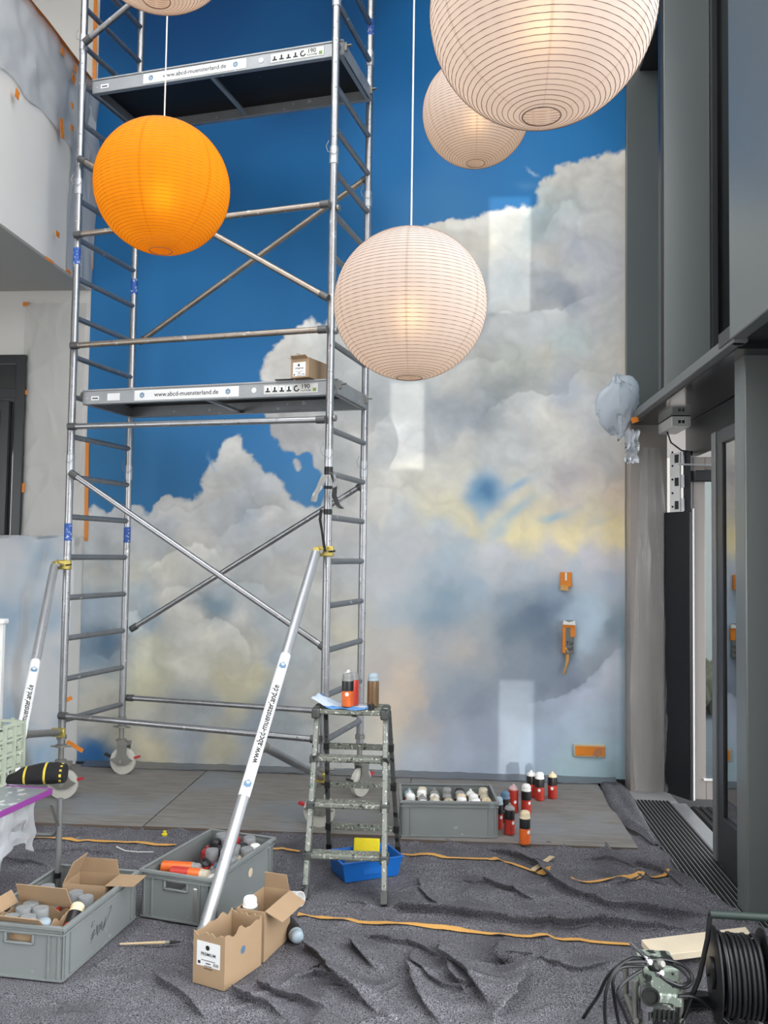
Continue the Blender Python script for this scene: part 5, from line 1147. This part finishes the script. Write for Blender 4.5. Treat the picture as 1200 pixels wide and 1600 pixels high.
MB().bar(Ttab @ Vector((_lg.x+.07, _lg.y, TZ-.03)), Ttab @ Vector((_lg.x, _lg.y, TZ-.16)), .018, .004).build('brace', M['steel'], tb, world=True)
# folding crate on the table: lattice of bars
pcx = fl(36, 1217, TZ)
fc = thing('folding_crate', 'pale green lattice folding crate on the camp table', 'crate', T=TR((pcx.x, pcx.y, TZ+.001), z=math.atan2(ev.y, ev.x)+R(180)))
cl_, cw_, ch_ = .30, .26, .285
for face in ('front', 'side', 'back'):
    mb = MB(); n = 4; ln = cl_ if face != 'side' else cw_
    def pt(u, z, d): return dict(front=Vector((-u, d, z)), side=Vector((-d, u, z)), back=Vector((-u, cw_-d, z)))[face]
    for i in range(n+1): mb.bar(pt(ln*i/n, 0, .005), pt(ln*i/n, ch_+.01*(i % 2), .005), .014, .014)
    for z in (.008, .07, .14, .21, ch_-.005): mb.bar(pt(0, z, .005), pt(ln, z, .005), .012, .012)
    for i in range(n):
        for z0 in (.07, .14, .21): mb.box(*[tuple(min(a_, b_) for a_, b_ in zip(pt(ln*i/n+.02, z0+.014, .003), pt(ln*(i+1)/n-.02, z0+.052, .010))), tuple(max(a_, b_) for a_, b_ in zip(pt(ln*i/n+.02, z0+.014, .003), pt(ln*(i+1)/n-.02, z0+.052, .010)))])
    mb.build('lattice_side', M['fold_crate'], fc)
MB().box((-cl_, 0, 0), (0, cw_, .008)).build('bottom', M['fold_crate'], fc)
# knitted cap
ph = fl(62, 1224, TZ)
hat = thing('knitted_cap', 'black knitted cap with yellow stripes on the camp table', 'cap', T=TR((ph.x, ph.y, TZ+.004), z=R(14)))
def hatpts(i, j, nu, nv):
    u = i/nu; a_ = 2*math.pi*j/nv
    rx_ = .115*math.sin(math.pi*(.08+.70*u))**.6 if u < .75 else .115*(.83+.05*(u-.75)*4); 
    x = -.15+.27*u; ry, rz_ = .075*math.sin(math.pi*(.06+.62*u))**.55, .05*math.sin(math.pi*(.06+.62*u))**.6
    return Vector((x, ry*math.cos(a_), max(0, rz_*(.85+math.sin(a_))+.008*mnoise.noise(Vector((x*20, a_*2, 0))))))
nu, nv = 26, 24; mb = MB(); vs = [hatpts(i, j, nu, nv) for i in range(nu+1) for j in range(nv)]
o0 = 0; mb.v = vs
for i in range(nu):
    for j in range(nv):
        mb.f.append((i*nv+j, i*nv+(j+1) % nv, (i+1)*nv+(j+1) % nv, (i+1)*nv+j)); mb.mi.append(1 if (i in (8, 17) or (i == 24 and j % 2) or (i in (12, 13) and j in (3, 4))) else 0)
mb.f.append(tuple(range(nv-1, -1, -1))); mb.mi.append(0); mb.f.append(tuple(nu*nv+j for j in range(nv))); mb.mi.append(0)
mb.build('knit', [M['knit'], M['knit_yellow']], hat)
# white upright panel at the margin
wp = thing('display_panel', 'white upright panel cut by the left margin behind the folding crate', 'panel', (at(-20, 1100, 5.3).x, 5.3, 0))
q0, q1 = at(-70, 975, 5.3), at(5, 975, 5.3)
MB().box((q0.x, 5.30, .012), (q1.x, 5.33, q1.z)).build('board', M['white_plastic'], wp, world=True)
MB().box((q0.x, 5.28, q1.z), (q1.x+.012, 5.35, q1.z+.03)).build('top_rail', M['white_plastic'], wp, world=True, bevel=.006)
MB().box((q0.x, 5.15, .012), (q1.x, 5.48, .025)).build('foot', M['white_plastic'], wp, world=True)

# ------------------------------------------------------------------ masking film and tape
def nz(x, y, z=0): return mnoise.noise(Vector((x, y, z)))
def ridged(x, y, s=0): return 1-abs(mnoise.noise(Vector((x, y, s))))*2
def sheet(name, label, P, nu, nv, m, cat='film', group=None, solid=0):
    o = MB().grid([[P(i/nu, j/nv) for j in range(nv+1)] for i in range(nu+1)]).build(name, m if not isinstance(m, str) else M[m], solid=solid, angle=25)
    return tag(o, label, cat, group)
def bal_sheet(u, v):
    y = 4.7+(YW-4.7)*u; low = 4.86-.02*math.sin(u*30)-(.25*max(0, (u-.72)/.28)); top = ZP+.03-.12*max(0, (.55-u))
    z = low+(top-low)*v
    return Vector((XL+.012+.05*ridged(y*2.6, z*2.2, 1)*(.3+.7*(1-abs(2*v-1)))*.7+.02*nz(y*9, z*7, 3), y, z))
sheet('masking_film', 'crumpled masking film taped over the gallery parapet', bal_sheet, 60, 30, 'film')
def strip_sheet(u, v):
    y = 6.42+(YW-.02-6.42)*u; z = ZB+.02+(4.95-ZB)*v
    return Vector((XL+.010+.03*ridged(y*7+z*.8, z*.6, 5)+.01*nz(y*14, z*4, 2), y, z))
sheet('masking_film', 'hanging strip of masking film at the gallery corner by the mural', strip_sheet, 24, 50, 'film')
xw0, xw1 = at(37, 600, YW).x, at(131, 650, YW).x; zw0, zw1 = at(80, 852, YW).z, at(80, 474, YW).z
def wall_sheet(u, v):
    x = xw0+(xw1-xw0)*u; z = zw0+(zw1-zw0)*v
    cre = 0
    for cz in (.0, .33, .68, 1.0):
        a_ = math.atan2((v-cz)*2.2, u+.02); cre += .5*max(0, math.sin(a_*9+cz*7))**3*math.exp(-abs(v-cz)*3)
    return Vector((x, YW-.010-.016*cre-.014*max(0, ridged(u*3, v*5, 2))**2*(1-abs(2*u-1)), z))
sheet('masking_film', 'creased masking film taped to the white wall beside the dark window', wall_sheet, 50, 90, film_mat('thin wall film', (240, 240, 238), .30, .2, .3))
film_spray = film_mat('oversprayed film', (220, 226, 232), .72, .25, .3)
nt = film_spray.node_tree
for n in list(nt.nodes):
    if n.type in ('BSDF_DIFFUSE', 'BSDF_TRANSLUCENT'):
        tcn = nt.nodes.new('ShaderNodeTexCoord'); nn2 = nt.nodes.new('ShaderNodeTexNoise'); nn2.inputs['Scale'].default_value = 2.2; nn2.inputs['Detail'].default_value = 2
        rp = nt.nodes.new('ShaderNodeValToRGB'); rp.color_ramp.elements[0].position = .42; rp.color_ramp.elements[0].color = lin((226, 229, 232))+(1,); rp.color_ramp.elements[1].position = .68; rp.color_ramp.elements[1].color = lin((158, 192, 220))+(1,)
        nt.links.new(tcn.outputs['Object'], nn2.inputs['Vector']); nt.links.new(nn2.outputs[0], rp.inputs[0]); nt.links.new(rp.outputs[0], n.inputs[0])
def drape(u, v):
    x = -4.6+(XL+.06+4.6)*u; t = max(0, (v-.06)/.94)
    z = 1.80*(1-t) + .035; back_ = (1-min(1, v/.06))
    y = YW-.30-.10*t+back_*.26+.045*math.sin(u*26+1.5*math.sin(v*3))*(.25+t)*.6+.03*nz(x*5, z*2.5, 8)-.10*max(0, t-.75)
    return Vector((x+.03*nz(x*4, z*4, 4), min(y, YW-.03), z+back_*.0+.012*nz(x*6, y*6, 1)))
sheet('masking_film', 'tall milky film draped to the floor with blue overspray, left of the scaffold', drape, 90, 70, film_spray)
# clear film hanging over the right jamb
def jamb(u, v):
    z = .03+2.52*v; pin = 1-.62*max(0, v-.25)/.75 if v > .25 else 1-.28*(.25-v)/.25
    xc = 1.485+.02*math.sin(v*5); x = xc+(u-.5)*.40*pin
    return Vector((x, 6.70-.05*ridged(u*4+v*.7, v*1.1, 3)-.03*ridged(u*9, v*4, 6)*(1-v)-.02*math.sin(u*19+v*3), z))
sheet('masking_film', 'clear crumpled film hanging down the entrance jamb', jamb, 46, 90, 'film_clear')
wad = at(967, 640, 6.55)
def wadp(u, v):
    a_ = 2*math.pi*u; b_ = math.pi*(v-.5); r_ = .125*(1+.6*nz(math.cos(a_)*.8, math.sin(a_)*.8, v*2))+.022*ridged(math.cos(a_)*2.4, math.sin(a_)*2.4+b_*2, 2)
    return Vector((wad.x-.01+r_*1.05*math.cos(b_)*math.cos(a_), wad.y+.5*r_*math.cos(b_)*math.sin(a_), wad.z+.02+1.5*r_*math.sin(b_)))
sheet('film_wad', 'puffed up wad of bluish film stuck at the transom corner', wadp, 40, 26, 'film_blue')
def tail(u, v):
    p = at(975+22*u, 672+52*v, 6.5); return p+Vector((.03*nz(u*4, v*5, 2), -.04*ridged(u*3, v*2, 1), .02*nz(u*6, v*3, 9)))
sheet('film_tail', 'crumpled film tail hanging below the transom corner', tail, 16, 20, 'film_blue')
def tape_on(plane, px, py, w, h, ang, label):
    if plane == 'X': p = atX(px, py, XL+.05); T = TR(p, z=R(90)) @ rotm(y=ang)
    elif plane == 'W': p = at(px, py, YW-.028); T = TR(p) @ rotm(y=ang)
    else: p = at(px, py, plane); T = TR(p) @ rotm(y=ang)
    tag(MB().box((-w/2, -.002, -h/2), (w/2, .002, h/2), T).build('tape_piece', M['tape']), label, 'tape', 'orange tape pieces')
for k, (px, py, w, h, an) in enumerate(((27, 147, .05, .06, .2), (98, 81, .05, .05, 0), (118, 108, .04, .05, 0), (115, 123, .06, .06, .4), (113, 165, .04, .04, 0), (97, 201, .05, .14, -.2), (113, 200, .05, .04, 0), (90, 366, .06, .04, 0), (78, 407, .12, .02, 0), (107, 424, .09, .02, 0))):
    tape_on('X', px, py, w, h, an, f'orange tape piece holding the gallery film, {ORD[k]} from the top of the parapet')
for k, (px, py, w, h) in enumerate(((40, 475, .045, .035), (39, 613, .04, .035), (35, 762, .035, .075), (30, 841, .06, .03))):
    tape_on('W', px, py, w, h, 0, f'orange tape piece on the wall film edge, {ORD[k]} from the top')
for nm, pix in (('orange masking tape down the lower mural edge', [(136.5, 690), (135.5, 760), (134.5, 845)]), ('orange masking tape down the upper mural edge', [(149.5, 0), (146, 200), (143, 420)])):
    pts = [at(x, y, YW-.006) for x, y in pix]
    mb = MB()
    for a_, b_ in zip(pts, pts[1:]): mb.bar(a_, b_, .03, .004, (0, 1, 0))
    tag(mb.build('tape_strip', M['tape']), nm, 'tape', 'orange tape at the mural edge')
Gt = []
for i in range(31):
    u = i/30; p = bal_sheet(u, 1.0); Gt.append([Vector((XL+.05, p.y, p.z-.012)), Vector((XL+.02, p.y, p.z+.022)), Vector((XL-.08, p.y, p.z+.024))])
tag(MB().grid(Gt).build('tape_strip', M['tape']), 'long orange tape line along the parapet top', 'tape')
tape_on(6.45, 992, 656, .05, .04, -.3, 'orange tape piece pinning the film at the transom corner')

# ------------------------------------------------------------------ taped fittings on the mural
def fitting(name, label, cat, x0, y0, x1, y1, dpt, base):
    a_, b_ = at(x0, y1, YW), at(x1, y0, YW); t = thing(name, label, cat, ((a_.x+b_.x)/2, YW, a_.z))
    MB().box((a_.x, YW-dpt, a_.z), (b_.x, YW-.0005, b_.z)).build('plate', M[base], t, world=True, bevel=.006)
    return t, a_, b_
t, a_, b_ = fitting('light_switch', 'small wall switch covered with orange tape on the storm cloud', 'switch', 875, 894, 893, 917, .022, 'tape')
MB().box((a_.x+.035, YW-.027, a_.z+.05), (a_.x+.05, YW-.021, b_.z-.003), TR((0, 0, 0))).build('tape_fold', M['white_plastic'], t, world=True, bevel=.003)
MB().prism([(-.035, -.02), (.03, -.028), (.02, .012), (-.03, .02)], .006, TR((a_.x+.035, YW-.022, a_.z-.002), x=R(90))).build('tape_fold', M['tape_tan'], t, world=True)
t, a_, b_ = fitting('door_intercom', 'grey wall intercom wrapped in orange tape with a dangling tail', 'intercom', 879, 969, 896, 1021, .035, 'frame_mid')
cx_ = (a_.x+b_.x)/2
MB().box((a_.x-.004, YW-.038, a_.z+.005), (a_.x+.018, YW-.002, b_.z-.02)).box((b_.x-.028, YW-.038, a_.z+.13), (b_.x+.008, YW-.002, b_.z-.035)).box((a_.x-.003, YW-.039, b_.z-.055), (b_.x+.004, YW-.002, b_.z-.03)).build('tape_wrap', M['tape'], t, world=True, bevel=.003)
MB().prism([(-.045, -.012), (.05, -.014), (.045, .018), (.0, .006), (-.04, .022)], .02, TR((cx_, YW-.034, b_.z-.02), x=R(90))).build('film_cap', M['white_plastic'], t, world=True)
text('Tür', .04, M['ink'], t, lambda x, y: root_matrix(t).inverted() @ Vector((cx_-.02+x, YW-.0362, a_.z+.07+y)))
text('auf', .04, M['ink'], t, lambda x, y: root_matrix(t).inverted() @ Vector((cx_-.018+x, YW-.0362, a_.z+.028+y)))
Gt = []
for i in range(13):
    u = i/12; c = at(882+4*math.sin(u*4)+2*u, 1012+42*u, YW-.03); w = .012*(1-.6*u)+.004
    Gt.append([c+Vector((-w, .01*math.sin(u*6), 0)), c+Vector((w, -.01*math.cos(u*5), .003))])
MB().grid(Gt).build('tape_tail', M['tape_tan'], t, world=True, solid=.001)
t, a_, b_ = fitting('wall_socket', 'wide wall socket covered with orange tape near the floor', 'socket', 896, 1163, 945, 1182, .02, 'dome_beige')
MB().box((a_.x+.012, YW-.024, a_.z+.012), (b_.x-.004, YW-.019, b_.z-.014)).build('tape_cover', M['tape'], t, world=True, bevel=.003)
MB().prism([(-.04, -.03), (.0, -.045), (.035, -.02), (.03, .03), (-.01, .02)], .006, TR((b_.x-.06, YW-.022, (a_.z+b_.z)/2), x=R(90))).build('tape_fold', M['film_clear'], t, world=True)

# ------------------------------------------------------------------ entrance hardware
A_ = Vector((1.575, 6.66, 0)); B_ = Vector((1.70, 6.45, 0)); zc0, zc1_ = .03, at(1060, 800, 6.56).z
bc = thing('door_post_cover', 'tall black vinyl cover over the entrance door post', 'cover', (A_+B_)/2)
dAB = (B_-A_).normalized(); nAB = Vector((dAB.y, -dAB.x, 0))
MB().bar(A_.lerp(B_, .5)+Vector((0, 0, zc0)), A_.lerp(B_, .5)+Vector((0, 0, zc1_)), (B_-A_).length, .05, nAB).build('cover', M['black_cover'], bc, world=True, bevel=.005)
MB().bar(B_+Vector((.008, 0, zc0)), B_+Vector((.008, 0, zc1_+.02)), .008, .012, nAB).build('edge_strip', M['white_plastic'], bc, world=True)
MB().bar(A_+Vector((-.008, 0, zc0)), A_+Vector((-.008, 0, zc1_)), .008, .05, nAB).build('edge_strip', M['alu'], bc, world=True)
hp = thing('hinge_profile', 'exposed white metal hinge profile above the black cover', 'hinge', A_+Vector((0, 0, zc1_)))
ml = A_.lerp(B_, .35); zt_ = 2.50
MB().bar(ml+Vector((0, 0, zc1_)), ml+Vector((0, 0, zt_)), .10, .012, nAB).build('profile', M['white_plastic'], hp, world=True)
MB().bar(A_.lerp(B_, .85)+Vector((0, 0, zc1_)), A_.lerp(B_, .85)+Vector((0, 0, zt_)), .07, .02, nAB).build('profile', M['frame_dark'], hp, world=True)
for k in range(5):
    z = zc1_+.04+k*.10; c = ml-dAB*.02-nAB*-.008+Vector((0, 0, z))
    MB().lathe([(.008, 0), (.008, .004)], 10, Matrix.Translation(c+nAB*.0) @ nAB.to_track_quat('Z', 'Y').to_matrix().to_4x4()).build('hole', M['ink'], hp, world=True)
for k in range(3):
    z = zc1_+.05+k*.17; c = ml+dAB*.02+nAB*.008+Vector((0, 0, z))
    MB().bar(c-Vector((0, 0, .03)), c+Vector((0, 0, .03)), .035, .006, nAB).build('latch_plate', M['frame_dark'], hp, world=True)
    c2 = A_.lerp(B_, .72)+nAB*.02
    MB().tube(c2+Vector((0, 0, z-.045)), c2+Vector((0, 0, z+.045)), .016, 10).build('hinge_barrel', M['alu_bright'], hp, world=True)
# door sensor under the soffit
zS = ZT0-.014
n0, n1 = fl(1049, 650, zS), fl(1083, 648, zS)
ds = thing('door_sensor', 'white door sensor box under the dark transom soffit', 'sensor', ((n0.x+n1.x)/2, n0.y, zS))
w_ = .135; x0 = n0.x
yN = n0.y; yF = 6.72
MB().box((x0, yN, zS-.075), (x0+w_, yF, zS)).build('housing', M['white_plastic'], ds, world=True, bevel=.006)
mb = MB()
for i in range(11):
    for j in range(5):
        if 4 <= i <= 6 and 1 <= j <= 3: continue
        mb.box((x0+.012+i*.0108, yN-.0012, zS-.066+j*.012), (x0+.017+i*.0108, yN, zS-.060+j*.012))
mb.build('vent_grille', M['frame_mid'], ds, world=True)
for i in range(2): MB().box((x0+.047+i*.025, yN-.0016, zS-.052), (x0+.066+i*.025, yN, zS-.028)).build('socket', M['ink'], ds, world=True)
cbl = [(x0+.03, yN+.25, zS-.075), (x0+.05, yN+.22, zS-.16), (x0+.12, yN+.2, zS-.22), (x0+.2, yN+.2, zS-.23), (x0+.28, yN+.22, zS-.2), (x0+.31, yN+.25, zS-.13)]
tag(MB().path([Vector(p) for p in cbl], .006, 7).build('sensor_cable', M['hose']), 'black cable looping from the door sensor to the door closer', 'cable')
dcl = thing('door_closer', 'dark door closer with arm above the open leaf', 'door closer', (1.80, 6.44, 2.30))
MB().box((1.72, 6.42, 2.28), (1.98, 6.475, 2.36)).build('body', M['frame_dark'], dcl, world=True, bevel=.006)
MB().bar((1.60, 6.42, 2.40), (1.96, 6.40, 2.39), .02, .012).build('arm', M['alu_bright'], dcl, world=True)

# ------------------------------------------------------------------ plank, pump and cable reel at the lower right
c1, c2, c3, c4 = fl(1002, 1468, .075), fl(1024, 1494, .075), fl(1185, 1474, .075), fl(1165, 1448, .075)
mb = MB(); mb.add([v-Vector((0, 0, .028)) for v in (c1, c2, c3, c4)]+[c1, c2, c3, c4], [(3, 2, 1, 0), (4, 5, 6, 7), (0, 1, 5, 4), (1, 2, 6, 5), (2, 3, 7, 6), (3, 0, 4, 7)])
tag(mb.build('pine_plank', M['pine'], bevel=.002), 'pale pine plank lying on the fleece behind the cable reel', 'plank')
def rpx(px, py, d): return atd(px, py, d)
PD = 3.22
pu = thing('spray_pump', 'worn paint spray pump with coiled hoses at the lower right', 'pump', (rpx(1035, 1560, PD).x, 3.2, .02))
def pbox(x0, y0, x1, y1, dep, thick, nm, m, bev=.006, par=None):
    a, b = rpx(x0, y1, dep), rpx(x1, y0, dep)
    return MB().box((a.x, a.y, a.z), (b.x, a.y+thick, b.z)).build(nm, M[m], par or pu, world=True, bevel=bev)
bd = rpx(1000, 1600, PD)
hb = pbox(1006, 1513, 1062, 1556, PD, .16, 'housing', 'pump_green', .012)
pbox(1004, 1553, 1066, 1572, PD-.01, .18, 'drip_tray', 'pump_green', .006)
a, b = rpx(1004, 1572, PD), rpx(1052, 1572, PD)
MB().box((a.x, a.y-.035, .06), (b.x, a.y+.17, a.z+.02)).build('motor', M['pump_dark'], pu, world=True, bevel=.015)
for k in range(6): MB().box((a.x+.012+k*.017, a.y-.042, .10), (a.x+.019+k*.017, a.y-.034, a.z-.03)).build('cooling_fin', M['pump_dark'], pu, world=True)
MB().lathe([(.03, 0), (.033, .004), (.033, .012), (.026, .012), (.026, .004)], 18, TR(rpx(1016, 1556, PD-.05), x=R(90))).build('gauge', M['pump_dark'], pu, world=True)
MB().tube(rpx(1012, 1572, PD-.02), rpx(1012, 1620, PD-.02), .02, 14).tube(rpx(1012, 1540, PD-.02), rpx(1012, 1575, PD-.02), .026, 14).build('piston', M['chrome'], pu, world=True)
for x in (992, 1064):
    p = rpx(x, 1532, PD+.02); MB().tube((p.x, p.y, .04), p, .011, 10).build('leg', M['steel'], pu, world=True)
    p2 = Vector((p.x, p.y+.17, 0)); MB().tube((p2.x, p2.y, .04), (p2.x, p2.y, p.z), .011, 10).build('leg', M['steel'], pu, world=True)
    MB().tube((p.x, p.y-.02, .04), (p.x, p2.y+.02, .04), .011, 10).build('skid', M['steel'], pu, world=True)
MB().tube(rpx(1011, 1497, PD-.04), rpx(985, 1473, PD-.08), .009, 10, r2=.006).build('gun_rod', M['chrome'], pu, world=True)
for (x, y, r_, m) in ((1012, 1503, .016, 'chrome'), (1021, 1509, .02, 'pump_dark'), (1031, 1506, .018, 'steel'), (1030, 1520, .016, 'chrome')):
    MB().lathe([(r_*.6, -r_), (r_, -r_*.5), (r_, r_*.5), (r_*.6, r_)], 8, TR(rpx(x, y, PD-.05), x=R(70), z=R(30))).build('fitting', M[m], pu, world=True)
def smooth(pts, n=8):
    P = [pts[0]]+list(pts)+[pts[-1]]; out = []
    for i in range(1, len(P)-2):
        for k in range(n):
            t = k/n; a, b, c, d = P[i-1], P[i], P[i+1], P[i+2]
            out.append(.5*((2*b)+(c-a)*t+(2*a-5*b+4*c-d)*t*t+(3*b-a-3*c+d)*t**3))
    out.append(P[-2]); return out
hoses = [[(1010, 1503, 3.16), (975, 1505, 3.12), (950, 1525, 3.12), (935, 1555, 3.15), (918, 1580, 3.25), (903, 1605, 3.3)],
 [(1005, 1510, 3.16), (970, 1512, 3.10), (958, 1530, 3.08), (960, 1560, 3.08), (965, 1590, 3.1), (972, 1620, 3.1)],
 [(1012, 1498, 3.2), (985, 1498, 3.14), (962, 1515, 3.08), (948, 1545, 3.05), (945, 1580, 3.05), (948, 1620, 3.05)],
 [(1002, 1516, 3.12), (978, 1532, 3.08), (965, 1552, 3.06), (975, 1580, 3.06), (985, 1605, 3.06)],
 [(1030, 1498, 3.2), (1055, 1503, 3.2), (1075, 1515, 3.18), (1082, 1532, 3.15), (1070, 1543, 3.12), (1050, 1538, 3.1), (1032, 1525, 3.1)],
 [(1030, 1501, 3.22), (1052, 1508, 3.2), (1070, 1520, 3.17), (1076, 1533, 3.14), (1062, 1540, 3.1), (1038, 1530, 3.1)],
 [(1060, 1556, 3.2), (1085, 1558, 3.2), (1108, 1572, 3.2), (1130, 1592, 3.2), (1150, 1610, 3.2)]]
for hpts in hoses:
    MB().path(smooth([rpx(*p) for p in hpts]), .0062, 8).build('hose', M['hose'], pu, world=True)
# cable reel
RC = rpx(1155, 1524, 3.22); axis = Vector((.97, -.10, 0)).normalized()
TRl = Matrix.Translation(RC) @ axis.to_track_quat('Z', 'Y').to_matrix().to_4x4()
rl = thing('cable_reel', 'black cable reel wound with thick cable at the lower right corner', 'cable reel', (RC.x, RC.y, .02))
RR_ = .165
for z in (-.085, .085):
    MB().lathe([(.05, -.006), (RR_-.01, -.006), (RR_, -.003), (RR_, .003), (RR_-.01, .006), (.05, .006)], 36, TRl @ Matrix.Translation((0, 0, z)), False, False).build('flange', M['black'], rl, world=True, angle=30)
MB().lathe([(.06, -.08), (.06, .08)], 20, TRl).build('drum', M['black'], rl, world=True)
coil = []
for lay, (r_, n) in enumerate(((.10, 9), (.118, 9), (.136, 8))):
    for i in range(n*24+1):
        a_ = 2*math.pi*i/24; z = -.068+.136*(i/(n*24)); z = z if lay % 2 == 0 else -z
        coil.append(TRl @ Vector(((r_+.004*math.sin(a_*.37))*math.cos(a_), (r_+.004*math.cos(a_*.41))*math.sin(a_), z)))
MB().path(coil, .0078, 7).build('wound_cable', M['hose'], rl, world=True)
fz = RC.z-.02
fr_ = [TRl @ Vector((0, 0, s_)) for s_ in (-.11, .11)]
for e in fr_:
    MB().path([Vector((e.x-.10, e.y-.02, .028)), e+Vector((-.03, 0, -.02)), e+Vector((0, 0, .12)), e+Vector((.01, 0, .21))], .009, 8).build('frame_tube', M['black'], rl, world=True)
    MB().path([Vector((e.x+.10, e.y+.04, .028)), e+Vector((.03, 0, -.02)), e], .011, 8).build('frame_tube', M['black'], rl, world=True)
MB().tube(fr_[0]+Vector((.01, 0, .21)), fr_[1]+Vector((.03, 0, .215)), .014, 10).build('handle', mat('dark green grip', (38, 52, 46), .5), rl, world=True)
MB().lathe([(.02, 0), (.055, .004), (.055, .012), (.02, .02)], 18, TRl @ Matrix.Translation((0, 0, -.105))).build('hub', M['black'], rl, world=True)
tag(MB().prism([(-.07, -.02), (.05, -.03), (.08, .0), (.03, .03), (-.06, .02)], .04, TR(fl(1088, 1570, .03), z=.3)).build('plug_block', M['black'], bevel=.006), 'black plug block on the fleece between pump and reel', 'plug')

for k, (px, py, w, h, an) in enumerate(((104, 1094, .09, .03, -.5), (117, 1166, .14, .03, .5))):
    tape_on(6.42, px, py, w, h, an, f'loose orange tape on the draped film behind the scaffold post, {ORD[k]} from above')
def bagp(u, v):
    p = Ttab @ Vector((.10+.26*u, .02, TZ-.024-.24*v*(1-.3*math.sin(u*3)))); return p+Vector((.02*nz(u*5, v*4, 1), .03*ridged(u*3, v*2, 4)-.02, .01*nz(u*7, v*7, 2)))
sheet('film_scrap', 'scrap of clear film hanging under the camp table edge', bagp, 20, 16, 'film')
